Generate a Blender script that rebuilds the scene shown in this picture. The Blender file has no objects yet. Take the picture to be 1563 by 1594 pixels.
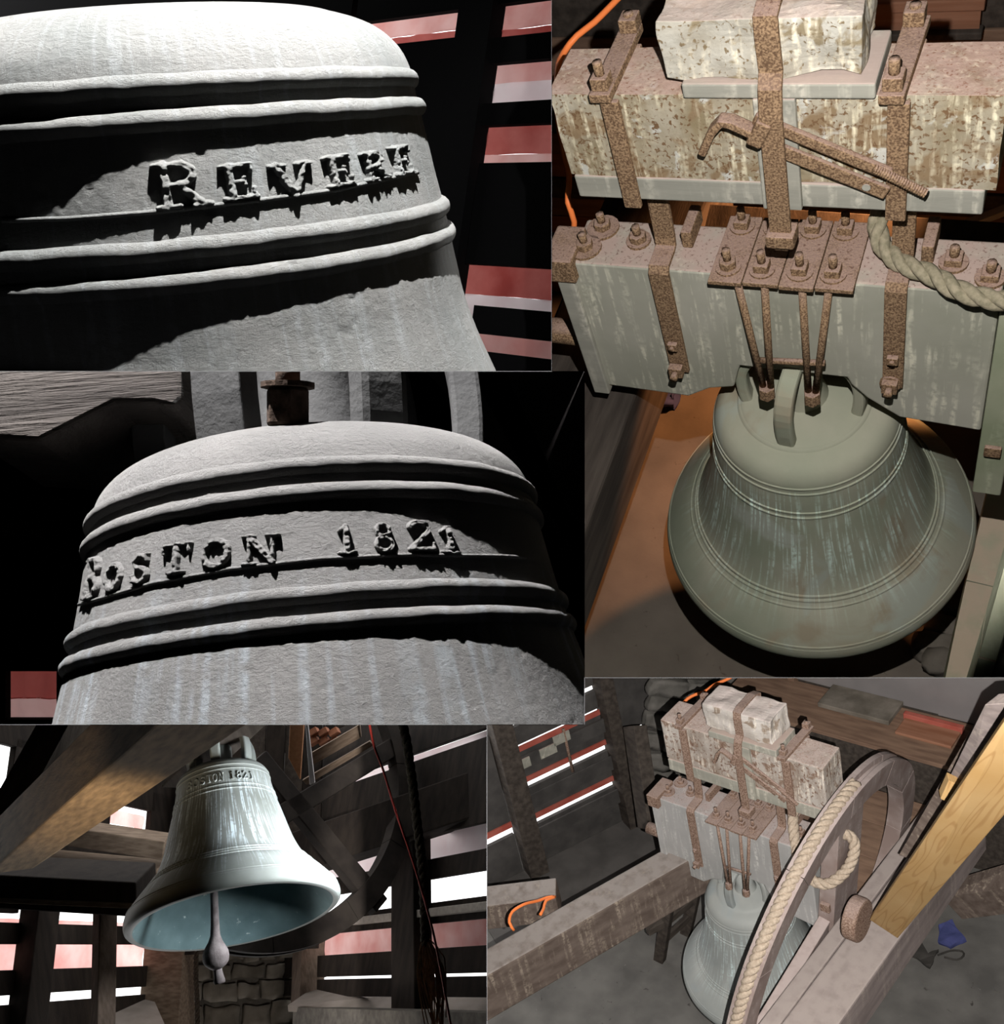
import bpy, bmesh, math, random
import numpy as np
from mathutils import Matrix, Vector, noise
random.seed(7)
SC = bpy.context.scene
COL = SC.collection
# ------------------------------------------------------------------ camera
F, CX, CY = 1650.0, 781.5, 797.0            # focal length in pixels of the 1563 x 1594 frame
cam_d = bpy.data.cameras.new('camera'); cam = bpy.data.objects.new('camera', cam_d); COL.objects.link(cam)
cam_d.sensor_fit = 'HORIZONTAL'; cam_d.sensor_width = 36.0; cam_d.lens = 36.0 * F / 1563.0
cam_d.clip_start = 0.02; cam_d.clip_end = 200
cam.location = (0, 0, 0); cam.rotation_euler = (math.pi / 2, 0, 0)
SC.camera = cam
# ------------------------------------------------------------------ sky, exposure
w = bpy.data.worlds.new('overcast_sky'); SC.world = w; w.use_nodes = True
w.node_tree.nodes['Background'].inputs[0].default_value = (1.0, 0.99, 0.985, 1)
w.node_tree.nodes['Background'].inputs[1].default_value = 2.4
SC.view_settings.view_transform = 'Standard'; SC.view_settings.look = 'None'
SC.view_settings.exposure = 0.0; SC.view_settings.gamma = 1.0; SC.view_settings.use_curve_mapping = False
# ------------------------------------------------------------------ the five bays, each a place of its own
def rotv(w):
    w = np.array(w, float); t = np.linalg.norm(w) + 1e-12; k = w / t
    K = np.array([[0, -k[2], k[1]], [k[2], 0, -k[0]], [-k[1], k[0], 0]])
    return np.eye(3) + np.sin(t) * K + (1 - np.cos(t)) * K @ K
POSE = {1: [1.9221, -.1349, -.0052, -.465, .4874, 2.1678], 2: [1.3579, -.1255, -.0262, -.1076, .616, .8761],
        3: [2.5627, .3712, -.4989, .9775, .0622, 3.3193], 4: [.9683, -.214, -.1031, -1.1635, 1.7672, 4.6224],
        5: [1.958, .5867, -.6643, 1.5304, 2.7652, 6.3066]}
C2W = np.array([[1, 0, 0], [0, 0, 1], [0, -1, 0.]])
RT = {p: (rotv(v[:3]), np.array(v[3:])) for p, v in POSE.items()}
def frame(p):
    if p == 0: return Matrix.Identity(4)
    R, t = RT[p]; M = np.eye(4); M[:3, :3] = C2W @ R; M[:3, 3] = C2W @ t
    return Matrix(M.tolist())
FR = {p: frame(p) for p in range(6)}
def W(u, v, d):                              # world point on a sight line at a given depth
    return Vector(((u - CX) / F * d, d, -(v - CY) / F * d))
def D(p, u, v, d):                           # the same in the bay's own axes
    return FR[p].inverted() @ W(u, v, d)
def ON(p, u, v, ax, val):
    inv = FR[p].inverted(); c = inv @ Vector((0, 0, 0)); d = (inv @ W(u, v, 1.0)) - c
    i = 'xyz'.index(ax); return c + d * ((val - c[i]) / d[i])
def PX(p, P):
    q = FR[p] @ Vector(P); return (q.x / q.y * F + CX, -q.z / q.y * F + CY)
def plane_x(u, keep):                        # radial dividing planes, world: (normal, keeps the side the normal points away from)
    n = Vector((1, -(u - CX) / F, 0)).normalized(); return n if keep == '<' else -n
def plane_y(v, keep):
    n = Vector((0, -(v - CY) / F, -1)).normalized(); return n if keep == '<' else -n
CLIP = {0: [], 1: [plane_x(858.6, '<'), plane_y(577.6, '<')], 2: [plane_y(578.4, '>'), plane_x(909.6, '<'), plane_y(1127.6, '<')],
        3: [plane_x(859.4, '>'), plane_y(1054.6, '<')], 4: [plane_x(757.6, '<'), plane_y(1128.4, '>')], 5: [plane_x(758.4, '>'), plane_y(1055.4, '>')]}

def spot(name, loc, target, power, color, deg, size=0.02, blend=0.15):
    l = bpy.data.lights.new(name, 'SPOT'); l.energy = power; l.color = color; l.spot_size = math.radians(deg); l.spot_blend = blend
    l.shadow_soft_size = size
    o = bpy.data.objects.new(name, l); COL.objects.link(o); o.location = loc
    o.rotation_euler = (Vector(target) - Vector(loc)).to_track_quat('-Z', 'Y').to_euler(); return o
def sundir(p, az, el):
    a, e = math.radians(az), math.radians(el)
    return (FR[p].to_3x3() @ Vector((math.cos(a) * math.cos(e), math.sin(a) * math.cos(e), math.sin(e)))).normalized()
T1 = FR[1] @ Vector((.2, -.2, 1.15)); spot('sunbeam_bay_1', T1 + sundir(1, -47, 74) * 1.15, T1, 620, (1, .98, .95), 56, .006)
T2 = FR[2] @ Vector((-.02, -.12, .52)); spot('sunbeam_bay_2', T2 + sundir(2, -122, 72) * 1.15, T2, 430, (1, .98, .97), 44, .006)
spot('flash_bay_3', W(1235, -170, .6), FR[3] @ Vector((0.02, 0, 1.0)), 160, (1, .97, .94), 62, .008, .3)
spot('warm_lamp_bay_3', FR[3] @ Vector((.15, 1.1, .80)), FR[3] @ Vector((-.75, .2, -.5)), 130, (1, .42, .16), 75, .05)
spot('flash_bay_5', (.165, .30, -.15), FR[5] @ Vector((.3, 0, .95)), 1650, (1, .96, .92), 52, .006)
spot('daylight_bay_4', W(753, 1310, 4.42), FR[4] @ Vector((.05, -.1, .25)), 430, (.93, .97, 1), 60, .25)
spot('added_bounce_bay_4', W(60, 1760, 2.7), W(150, 1255, 3.8), 70, (1, .82, .60), 42, .15, .5)  # added lamp out of view, stands in for warm light bounced onto the beam

spot('added_fill_bay_4', W(520, 1850, 4.6), W(430, 1560, 6.9), 42, (1, .93, .85), 70, .2)  # added fill lamp below the frame, brightens the sill and stone wall
# ------------------------------------------------------------------ materials
MATS = {}
def nd(nt, t, **k):
    n = nt.nodes.new(t)
    for a, b in k.items(): setattr(n, a, b)
    return n
def mat(name, c1, c2=None, scale=6, rough=.85, bump=.2, bscale=60, stretch=(1, 1, 1), spots=None, streak=None, dust=None, metal=0, detail=6, contrast=(.35, .65), sheet=0, bell=None, bdist=.004, brough=.6, zone=None):
    """base of two tones, spots=(colour, scale, threshold) blotches, streak=(colour, amount, scale) runs down local z, dust=(colour, amount) lies on faces that look up"""
    if name in MATS: return MATS[name]
    m = bpy.data.materials.new(name); m.use_nodes = True; nt = m.node_tree; L = nt.links.new
    b = nt.nodes['Principled BSDF']; b.inputs['Roughness'].default_value = rough; b.inputs['Metallic'].default_value = metal
    b.inputs['Specular IOR Level'].default_value = .12
    tc = nd(nt, 'ShaderNodeTexCoord'); co = tc.outputs['Object']
    def mapping(s, src=co):
        mp = nd(nt, 'ShaderNodeMapping'); mp.inputs['Scale'].default_value = s; L(src, mp.inputs[0]); return mp.outputs[0]
    def noi(s, sc, det=6, src=co, dist=0.0):
        n = nd(nt, 'ShaderNodeTexNoise'); n.inputs['Scale'].default_value = sc; n.inputs['Detail'].default_value = det; n.inputs['Distortion'].default_value = dist
        L(mapping(s, src), n.inputs['Vector']); return n.outputs['Fac']
    def ramp(f, a, bb):
        r = nd(nt, 'ShaderNodeMapRange'); r.inputs['From Min'].default_value = a; r.inputs['From Max'].default_value = bb; L(f, r.inputs['Value']); return r.outputs[0]
    def mix(f, a, bb):
        x = nd(nt, 'ShaderNodeMix', data_type='RGBA')
        if isinstance(f, float): x.inputs[0].default_value = f
        else: L(f, x.inputs[0])
        for i, q in ((6, a), (7, bb)):
            if isinstance(q, tuple): x.inputs[i].default_value = (*q, 1)
            else: L(q, x.inputs[i])
        return x.outputs[2]
    def mul(a, k):
        x = nd(nt, 'ShaderNodeMath', operation='MULTIPLY'); L(a, x.inputs[0])
        if isinstance(k, (int, float)): x.inputs[1].default_value = k
        else: L(k, x.inputs[1])
        return x.outputs[0]
    col = mix(ramp(noi(stretch, scale, detail), *contrast), c1, c2 or c1)
    if spots:
        for (sc_, s_, th) in spots: col = mix(ramp(noi((1, 1, 1), s_, 8, dist=.6), th, th + .06), col, sc_)
    vec = co
    if bell:      # polar coordinates round the bell's axis
        sx = nd(nt, 'ShaderNodeSeparateXYZ'); L(co, sx.inputs[0])
        at = nd(nt, 'ShaderNodeMath', operation='ARCTAN2'); L(sx.outputs[1], at.inputs[0]); L(sx.outputs[0], at.inputs[1])
        cb = nd(nt, 'ShaderNodeCombineXYZ'); L(at.outputs[0], cb.inputs[0]); L(sx.outputs[2], cb.inputs[2]); vec = cb.outputs[0]
    if streak:
        sc_, amt, s_ = streak
        f = ramp(noi((s_, s_, s_ * (.09 if not bell else .16)), 1, 5, vec, .3), .50, .66)
        f = mul(f, ramp(noi((1, 1, 1), 7 if not bell else 3.5, 3), *((.36, .58) if not bell else (.32, .50))))
        f = mul(f, ramp(noi((1, 1, 1), 70, 6), *((.38, .56) if not bell else (.30, .52))))
        if zone:      # the runs start under the mouldings and thin out downwards
            zz = nd(nt, 'ShaderNodeSeparateXYZ'); L(co, zz.inputs[0]); f = mul(f, ramp(zz.outputs[2], zone[0] - .12, zone[0] + .12)); f = mul(f, ramp(zz.outputs[2], zone[1] + .06, zone[1] - .03))
        col = mix(mul(f, amt), col, sc_)
    if dust:
        sn = nd(nt, 'ShaderNodeSeparateXYZ'); L(tc.outputs['Normal'], sn.inputs[0])
        f = ramp(sn.outputs[2], .55, .9); f = mul(f, ramp(noi((1, 1, 1), 18, 8), .1, .55)); f = mul(f, dust[1])
        col = mix(f, col, dust[0])
        if len(dust) > 2:
            f2 = mul(ramp(sn.outputs[2], .5, .8), ramp(noi((1, 1, 1), 150, 4), .58, .68)); col = mix(mul(f2, .75), col, dust[2])
    L(col, b.inputs['Base Color'])
    if bump:
        bp = nd(nt, 'ShaderNodeBump'); bp.inputs['Strength'].default_value = bump; bp.inputs['Distance'].default_value = bdist
        bn = noi(stretch, bscale, 8); bn.node.inputs['Roughness'].default_value = brough; L(bn, bp.inputs['Height']); L(bp.outputs[0], b.inputs['Normal'])
    if sheet:
        tr = nd(nt, 'ShaderNodeBsdfTranslucent'); L(col, tr.inputs[0]); ms = nd(nt, 'ShaderNodeMixShader'); ms.inputs[0].default_value = sheet
        L(b.outputs[0], ms.inputs[1]); L(tr.outputs[0], ms.inputs[2]); L(ms.outputs[0], nt.nodes['Material Output'].inputs['Surface'])
    MATS[name] = m; return m

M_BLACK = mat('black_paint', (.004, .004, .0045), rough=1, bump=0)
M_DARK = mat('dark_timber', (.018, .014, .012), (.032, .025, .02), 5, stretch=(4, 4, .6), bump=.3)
M_BELL1 = mat('bell_dull_bronze_dusty', (.165, .172, .17), (.225, .225, .22), 5, .9, 1.0, 85, (1, 1, 1.3), streak=((.5, .56, .6), .16, 24), bell=1, bdist=.014, brough=.8, spots=[((.05, .05, .05), 34, .72)])
M_BELL2 = mat('bell_dull_bronze_streaked', (.16, .158, .155), (.215, .21, .205), 7, .9, 1.0, 170, (1, 1, 1.3), streak=((.44, .52, .58), .4, 17), bell=1, zone=(.25, .50), bdist=.008, brough=.8)
M_BELL3 = mat('bell_green_patina', (.26, .285, .21), (.37, .36, .28), 3.2, .8, .12, 90, (1, 1, 1), spots=[((.30, .265, .19), 2.6, .56), ((.35, .37, .31), 4.5, .60)], streak=((.60, .74, .66), 1.0, 30), bell=1, zone=(.22, .56))
M_BELL5 = mat('bell_grey_patina', (.27, .29, .28), (.37, .38, .36), 3.2, .65, .12, 90, (1, 1, 1), spots=[((.3, .33, .33), 3.0, .56)], streak=((.58, .70, .70), 1.0, 30), bell=1, zone=(.22, .56))
M_BELL4 = mat('bell_blue_grey_patina', (.15, .16, .145), (.24, .26, .25), 3.2, .5, .12, 90, (1, 1, 1), streak=((.60, .70, .75), 1.0, 34), bell=1, zone=(.16, .55))
M_BELLIN = mat('bell_inner_verdigris', (.10, .16, .17), (.17, .25, .26), 6, .7, .2, 60, spots=[((.5, .56, .54), 24, .68)])
M_RUST = mat('rusted_iron', (.115, .068, .04), (.31, .205, .12), 240, .9, .6, 160, dust=((.36, .25, .21), .7, (.13, .07, .05)), contrast=(.4, .6))
M_RUST5 = mat('rusted_iron_dim', (.15, .09, .065), (.31, .22, .17), 150, .9, .5, 120, dust=((.34, .26, .23), .7), contrast=(.4, .6))
M_BLOCK = mat('rust_stained_block', (.25, .20, .12), (.40, .36, .28), 11, .85, .5, 70, (1, 1, .5), spots=[((.24, .17, .10), 13, .52), ((.50, .49, .44), 20, .60), ((.16, .095, .05), 105, .55)], streak=((.82, .75, .55), .9, 85), dust=((.46, .32, .27), .8, (.22, .10, .06)))
M_BLOCK5 = mat('rust_stained_block_dim', (.28, .23, .19), (.44, .40, .36), 11, .85, .5, 70, (1, 1, .5), spots=[((.23, .16, .12), 16, .55), ((.18, .11, .08), 50, .57)], streak=((.78, .71, .61), .9, 75), dust=((.50, .40, .36), .8, (.27, .15, .1)))
M_GREY = mat('grey_painted_timber', (.30, .30, .24), (.38, .37, .31), 4, .8, .15, 40, (1, 1, 1), streak=((.76, .73, .58), .65, 70), dust=((.40, .30, .26), .95, (.16, .09, .075)))
M_GREY5 = mat('grey_painted_timber_dim', (.31, .31, .30), (.39, .38, .37), 4, .8, .15, 40, (1, 1, 1), streak=((.62, .61, .58), .8, 50), dust=((.40, .33, .31), .9, (.2, .13, .11)))
M_GREYB = mat('grey_board', (.27, .265, .225), (.34, .33, .28), 6, .8, .15, 40, (.4, 4, 4), dust=((.42, .33, .29), .9), streak=((.66, .62, .52), .6, 40))
M_STONE = mat('granite_block', (.34, .31, .25), (.50, .48, .42), 12, .9, .8, 45, spots=[((.27, .22, .14), 15, .55), ((.2, .15, .09), 90, .58)], streak=((.86, .79, .62), .9, 60), dust=((.54, .43, .38), .75))
M_STONE5 = mat('granite_block_dim', (.42, .38, .34), (.58, .54, .50), 12, .9, .8, 45, spots=[((.28, .22, .17), 15, .57)], streak=((.84, .77, .66), .9, 50), dust=((.56, .48, .45), .8))
M_ROPE = mat('old_hemp_rope', (.20, .18, .12), (.31, .27, .19), 90, .95, .4, 220)
M_ROPE5 = mat('hemp_rope_pale', (.36, .29, .22), (.50, .41, .32), 90, .95, .4, 220)
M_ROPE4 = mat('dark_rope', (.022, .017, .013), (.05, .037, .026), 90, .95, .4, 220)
M_RIM5 = mat('wheel_timber_dusty', (.24, .18, .16), (.33, .27, .25), 7, .8, .2, 40, (1, 1, 1), dust=((.42, .35, .33), .9), streak=((.6, .52, .48), .5, 26))
M_RIM3 = mat('wheel_timber_green_grey', (.26, .29, .19), (.36, .37, .27), 5, .8, .15, 40, streak=((.66, .68, .5), .5, 20), dust=((.45, .36, .27), .95))
M_BEAM5 = mat('weathered_beam', (.20, .165, .155), (.30, .25, .235), 5, .85, .3, 30, (4, .5, 4), dust=((.36, .31, .285), .9), streak=((.5, .43, .36), .4, 30))
M_BEAM5D = mat('dark_brown_beam', (.10, .075, .062), (.16, .125, .105), 5, .85, .35, 30, (4, .5, 4), dust=((.27, .24, .22), .95), streak=((.5, .42, .33), .5, 34))
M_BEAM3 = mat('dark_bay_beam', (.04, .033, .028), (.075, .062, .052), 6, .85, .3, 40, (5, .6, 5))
M_FLOOR3 = mat('bare_floor', (.13, .11, .09), (.19, .16, .13), 4, .9, .3, 40, spots=[((.09, .07, .055), 26, .68)])
M_FLOOR5 = mat('grey_dirty_floor', (.10, .096, .09), (.16, .153, .142), 4, .9, .3, 40, spots=[((.06, .055, .05), 20, .68), ((.3, .29, .28), 60, .72)])
M_BROWN = mat('brown_plank', (.16, .10, .07), (.25, .16, .11), 5, .85, .25, 30, (1, 6, 6))
M_BROWN2 = mat('red_brown_plank', (.24, .105, .06), (.32, .16, .10), 5, .8, .2, 30, (.6, 6, 6))
M_OLD4 = mat('old_brown_beam', (.13, .085, .045), (.30, .20, .105), 9, .8, .5, 50, (1.2, 5, 5), contrast=(.3, .7))
M_BR4 = mat('brown_timber_dim', (.12, .085, .06), (.20, .15, .11), 9, .85, .3, 40, (1, 6, 6))
M_POST4 = mat('post_timber', (.10, .075, .058), (.16, .12, .095), 9, .85, .3, 40, (6, 6, .6))
M_PALE4 = mat('pale_board', (.30, .27, .24), (.38, .34, .3), 7, .8, .2, 40, (1, 6, 6))
M_ORG4 = mat('orange_brown_board', (.36, .17, .085), (.44, .22, .11), 8, .8, .2, 30, (6, 6, .6))
M_PINK = mat('pink_translucent_sheet', (.80, .36, .33), (.92, .58, .55), 6, .7, .2, 10, sheet=.85, contrast=(.35, .7))
M_RED = mat('red_translucent_sheet', (.42, .075, .065), (.58, .17, .15), 5, .7, .2, 10, sheet=.8)
M_WHITE = mat('pale_translucent_sheet', (.92, .74, .76), (.98, .86, .87), 5, .7, .1, 10, sheet=.85)
M_REDP = mat('red_paint', (.34, .07, .05), (.42, .12, .09), 8, .6, .2, 30)
M_CORD = mat('orange_plastic_cord', (.85, .22, .06), rough=.4, bump=0)
M_CORDR = mat('red_plastic_cord', (.30, .03, .022), rough=.4, bump=0)
M_MASON = mat('rubble_stone', (.12, .105, .085), (.21, .185, .155), 8, .95, .7, 30)
M_MORTAR = mat('lime_mortar', (.10, .09, .08), (.16, .145, .125), 20, .95, .5, 50)
M_SHEET = mat('galvanised_sheet', (.24, .225, .225), (.30, .28, .275), 3, .5, .05, 8, metal=.3)
M_IRON4 = mat('clapper_iron', (.10, .085, .085), (.16, .14, .14), 30, .7, .5, 100)
M_BLUE = mat('blue_cloth', (.05, .06, .16), (.08, .09, .24), 12, .9, .3, 40)
M_RAG = mat('dark_rag', (.035, .033, .03), (.06, .055, .05), 12, .95, .4, 40)
def pine():
    m = mat('new_pine_board', (.46, .28, .11), (.52, .34, .155), 3, .55, .05, 40)
    nt = m.node_tree; L = nt.links.new; tc = nd(nt, 'ShaderNodeTexCoord'); mp = nd(nt, 'ShaderNodeMapping'); mp.inputs['Scale'].default_value = (1.1, 15, 4)
    L(tc.outputs['Object'], mp.inputs[0]); n = nd(nt, 'ShaderNodeTexNoise'); n.inputs['Scale'].default_value = 1.0; n.inputs['Detail'].default_value = 1; L(mp.outputs[0], n.inputs['Vector'])
    ml = nd(nt, 'ShaderNodeMath', operation='MULTIPLY'); ml.inputs[1].default_value = 55; L(n.outputs['Fac'], ml.inputs[0])
    sn = nd(nt, 'ShaderNodeMath', operation='SINE'); L(ml.outputs[0], sn.inputs[0])
    rp = nd(nt, 'ShaderNodeMapRange'); rp.inputs['From Min'].default_value = .55; rp.inputs['From Max'].default_value = 1; rp.inputs['To Max'].default_value = .55; L(sn.outputs[0], rp.inputs[0])
    b = nt.nodes['Principled BSDF']; src = b.inputs['Base Color'].links[0].from_socket
    x = nd(nt, 'ShaderNodeMix', data_type='RGBA'); L(rp.outputs[0], x.inputs[0]); L(src, x.inputs[6]); x.inputs[7].default_value = (.34, .18, .065, 1); L(x.outputs[2], b.inputs['Base Color'])
    return m
M_PINE = pine()

# ------------------------------------------------------------------ mesh helpers
class MB:
    def __init__(s): s.v = []; s.f = []
    def add(s, vs, fs):
        o = len(s.v); s.v += [Vector(q) for q in vs]; s.f += [tuple(i + o for i in f) for f in fs]; return s
    def hexa(s, P):          # 8 points: bottom ring 0-3, top ring 4-7
        return s.add(P, [(3, 2, 1, 0), (4, 5, 6, 7), (0, 1, 5, 4), (1, 2, 6, 5), (2, 3, 7, 6), (3, 0, 4, 7)])
    def box(s, x0, x1, y0, y1, z0, z1):
        return s.hexa([(x0, y0, z0), (x1, y0, z0), (x1, y1, z0), (x0, y1, z0), (x0, y0, z1), (x1, y0, z1), (x1, y1, z1), (x0, y1, z1)])
    def bar(s, A, B, wv, hv, w0, h0, w1=None, h1=None):   # bar from A to B, section w along wv, h along hv
        A, B = Vector(A), Vector(B); d = (B - A).normalized(); hv = Vector(hv); wv = d.cross(hv).normalized() if wv is None else Vector(wv).normalized()
        hv = wv.cross(d).normalized(); w1 = w1 or w0; h1 = h1 or h0; P = []
        for q, a, b in ((A, w0, h0), (B, w1, h1)):
            P += [q - wv * a / 2 - hv * b / 2, q + wv * a / 2 - hv * b / 2, q + wv * a / 2 + hv * b / 2, q - wv * a / 2 + hv * b / 2]
        return s.hexa(P)
    def cyl(s, A, B, r, n=12, r1=None):
        A, B = Vector(A), Vector(B); d = (B - A).normalized(); e = d.orthogonal().normalized(); g = d.cross(e); r1 = r if r1 is None else r1
        P = [A + (e * math.cos(2 * math.pi * i / n) + g * math.sin(2 * math.pi * i / n)) * r for i in range(n)]
        P += [B + (e * math.cos(2 * math.pi * i / n) + g * math.sin(2 * math.pi * i / n)) * r1 for i in range(n)]
        return s.add(P, [(i, (i + 1) % n, n + (i + 1) % n, n + i) for i in range(n)] + [tuple(range(n))[::-1], tuple(range(n, 2 * n))])
    def poly(s, pts, y0, y1):     # polygon in x,z pulled through y
        n = len(pts); P = [(x, y0, z) for x, z in pts] + [(x, y1, z) for x, z in pts]
        return s.add(P, [tuple(range(n)), tuple(range(n, 2 * n))[::-1]] + [(i, n + i, n + (i + 1) % n, (i + 1) % n) for i in range(n)])
    def tube(s, path, r, n=8, rad=None, flat=None):
        path = [Vector(q) for q in path]; m = len(path); e = None; o = len(s.v)
        for i, q in enumerate(path):
            t = (path[min(i + 1, m - 1)] - path[max(i - 1, 0)]).normalized()
            if e is None: e = t.orthogonal().normalized()
            e = (e - t * e.dot(t)).normalized(); g = t.cross(e); R = r if rad is None else rad[i]
            for k in range(n):
                a = 2 * math.pi * k / n; s.v.append(q + (e * math.cos(a) + g * math.sin(a)) * R)
        for i in range(m - 1):
            for k in range(n): s.f.append((o + i * n + k, o + i * n + (k + 1) % n, o + (i + 1) * n + (k + 1) % n, o + (i + 1) * n + k))
        s.f.append(tuple(o + k for k in range(n))[::-1]); s.f.append(tuple(o + (m - 1) * n + k for k in range(n))); return s
    def strap(s, path, wdir, wd, th):   # flat strap: path, width direction, width, thickness
        wdir = Vector(wdir).normalized(); path = [Vector(q) for q in path]; m = len(path); o = len(s.v)
        for i, q in enumerate(path):
            t = (path[min(i + 1, m - 1)] - path[max(i - 1, 0)]).normalized(); h = wdir.cross(t).normalized()
            for a, b in ((-1, -1), (1, -1), (1, 1), (-1, 1)): s.v.append(q + wdir * a * wd / 2 + h * b * th / 2)
        for i in range(m - 1):
            for k in range(4): s.f.append((o + i * 4 + k, o + i * 4 + (k + 1) % 4, o + (i + 1) * 4 + (k + 1) % 4, o + (i + 1) * 4 + k))
        s.f.append((o + 3, o + 2, o + 1, o)); s.f.append(tuple(o + (m - 1) * 4 + k for k in range(4))); return s
    def lathe(s, prof, n=96, a0=0, a1=2 * math.pi, O=(0, 0, 0), close=False):
        O = Vector(O); full = abs(a1 - a0 - 2 * math.pi) < 1e-6; k = n if full else n + 1; o = len(s.v); m = len(prof)
        for r, z in prof:
            for i in range(k):
                a = a0 + (a1 - a0) * i / n; s.v.append(O + Vector((r * math.cos(a), r * math.sin(a), z)))
        for j in range(m if close else m - 1):
            j2 = (j + 1) % m
            for i in range(n):
                i2 = (i + 1) % k; s.f.append((o + j * k + i, o + j * k + i2, o + j2 * k + i2, o + j2 * k + i))
        return s

def raw_mesh(name, v, f):
    me = bpy.data.meshes.new(name); me.from_pydata([tuple(q) for q in v], [], f); me.update(); return me
def clip_mesh(me, M, planes):
    if not planes or not len(me.vertices): return
    n = len(me.vertices); co = np.empty(n * 3); me.vertices.foreach_get('co', co); co = co.reshape(-1, 3)
    A = np.array(M); wco = co @ A[:3, :3].T + A[:3, 3]; Mi = M.inverted()
    for nw in planes:
        if (wco @ np.array(nw)).max() > 1e-5:
            bm = bmesh.new(); bm.from_mesh(me)
            nl = (M.to_3x3().transposed() @ nw).normalized(); pl = Mi @ Vector((0, 0, 0))
            bmesh.ops.bisect_plane(bm, geom=bm.verts[:] + bm.edges[:] + bm.faces[:], plane_co=pl, plane_no=nl, clear_outer=True)
            bm.to_mesh(me); bm.free(); me.update()
            if not len(me.vertices): return
            co = np.empty(len(me.vertices) * 3); me.vertices.foreach_get('co', co); co = co.reshape(-1, 3); wco = co @ A[:3, :3].T + A[:3, 3]
def finish(o, m, bev, smooth):
    me = o.data; me.materials.append(m)
    if smooth: me.shade_smooth()
    if bev:
        b = o.modifiers.new('edge', 'BEVEL'); b.width = bev; b.segments = 2; b.limit_method = 'ANGLE'; b.angle_limit = math.radians(40)
def uname(n): return n
class Thing:
    """an Empty at a thing's base carrying its parts; parts are given in the bay's axes"""
    def __init__(s, name, label, cat, p, base, group=None, M=None, kind=None):
        s.p = p; s.base = Vector(base); s.M = (M or FR[p]) @ Matrix.Translation(s.base)
        o = s.o = bpy.data.objects.new(name, None); COL.objects.link(o); o.matrix_world = s.M; o.empty_display_size = .05
        if kind: o['kind'] = kind
        else: o['label'] = label; o['category'] = cat
        if label and kind: o['label'] = label
        if group: o['group'] = group
    def part(s, name, mb, m, bev=0, smooth=False, sub=None, label=None, mod=None, clip=True, kind=None):
        me = raw_mesh(name, [Vector(q) - s.base for q in mb.v], mb.f)
        if mod: mod(me)
        if clip: clip_mesh(me, s.M, CLIP[s.p])
        if not len(me.vertices): bpy.data.meshes.remove(me); return None
        o = bpy.data.objects.new(name, me); COL.objects.link(o); o.parent = sub or s.o; finish(o, m, bev, smooth)
        if label: o['label'] = label
        if kind: o['kind'] = kind
        return o
def solo(name, label, cat, p, mb, m, bev=0, smooth=False, group=None, kind=None, M=None, clip=True, mod=None):
    c = sum((Vector(q) for q in mb.v), Vector()) / len(mb.v); M = (M or FR[p]) @ Matrix.Translation(c)
    me = raw_mesh(name, [Vector(q) - c for q in mb.v], mb.f)
    if mod: mod(me)
    if clip: clip_mesh(me, M, CLIP[p])
    if not len(me.vertices): return None
    o = bpy.data.objects.new(name, me); COL.objects.link(o); o.matrix_world = M; finish(o, m, bev, smooth)
    if kind: o['kind'] = kind
    if label: o['label'] = label
    if cat: o['category'] = cat
    if group: o['group'] = group
    return o
def roughen(amp, sc, cuts=0, seed=0):
    def f(me):
        bm = bmesh.new(); bm.from_mesh(me)
        if cuts: bmesh.ops.subdivide_edges(bm, edges=bm.edges[:], cuts=cuts, use_grid_fill=True)
        bm.normal_update()
        for v in bm.verts: v.co += v.normal * amp * noise.noise(v.co * sc + Vector((seed, seed * 2.3, 1.7)))
        bm.to_mesh(me); bm.free(); me.update()
    return f

# ------------------------------------------------------------------ the shell: added dark hall with a case of five bays
def struct(name, mb, m=M_BLACK, p=0, M=None, bev=0, clip=True): return solo(name, None, None, p, mb, m, kind='structure', M=M, bev=bev, clip=clip)
YF = .60
def sheet_x(name, u, v0, v1, d0, d1):       # thin black board added in a radial plane, keeps the bays' lights apart
    e = .35; mb = MB(); struct(name, mb.hexa([W(u - e, v0, d0), W(u + e, v0, d0), W(u + e, v0, d1), W(u - e, v0, d1), W(u - e, v1, d0), W(u + e, v1, d0), W(u + e, v1, d1), W(u - e, v1, d1)]))
def sheet_y(name, v, u0, u1, d0, d1):
    e = .35; mb = MB(); struct(name, mb.hexa([W(u0, v + e, d0), W(u1, v + e, d0), W(u1, v + e, d1), W(u0, v + e, d1), W(u0, v - e, d0), W(u1, v - e, d0), W(u1, v - e, d1), W(u0, v - e, d1)]))
sheet_x('light_baffle_1', 859, -900, 578, 2.6, 5.6)
sheet_y('light_baffle_2', 578, -1900, 909, 1.08, 4.9)
sheet_x('light_baffle_3', 910, 578, 1128, 1.2, 5.6)
sheet_y('light_baffle_4', 1128, -1900, 909, .95, 5.6)
sheet_x('light_baffle_5', 758, 1128, 2600, 1.4, 6.2)
sheet_y('light_baffle_6', 1055, 910, 2900, .33, 10.5)
def bx(name, x0, x1, y0, y1, z0, z1, m=M_BLACK): struct(name, MB().box(x0, x1, y0, y1, z0, z1), m)
# black hall added round the camera, unseen, keeps the sky's light out
bx('wall_rear', -4, 4, -1.55, -1.5, -4, 4); bx('blackout_left', -4.05, -4, -1.5, YF, -4, 4); bx('blackout_right', 4, 4.05, -1.5, YF, -4, 4)
bx('blackout_top', -4, 4, -1.5, YF, 4, 4.05); bx('floor', -4, 4, -1.5, YF, -4.05, -4)
bx('light_baffle_8', -3, .07, .955, .965, .49, 4)  # unseen board added to keep one bay's sunbeam off the bell below
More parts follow.
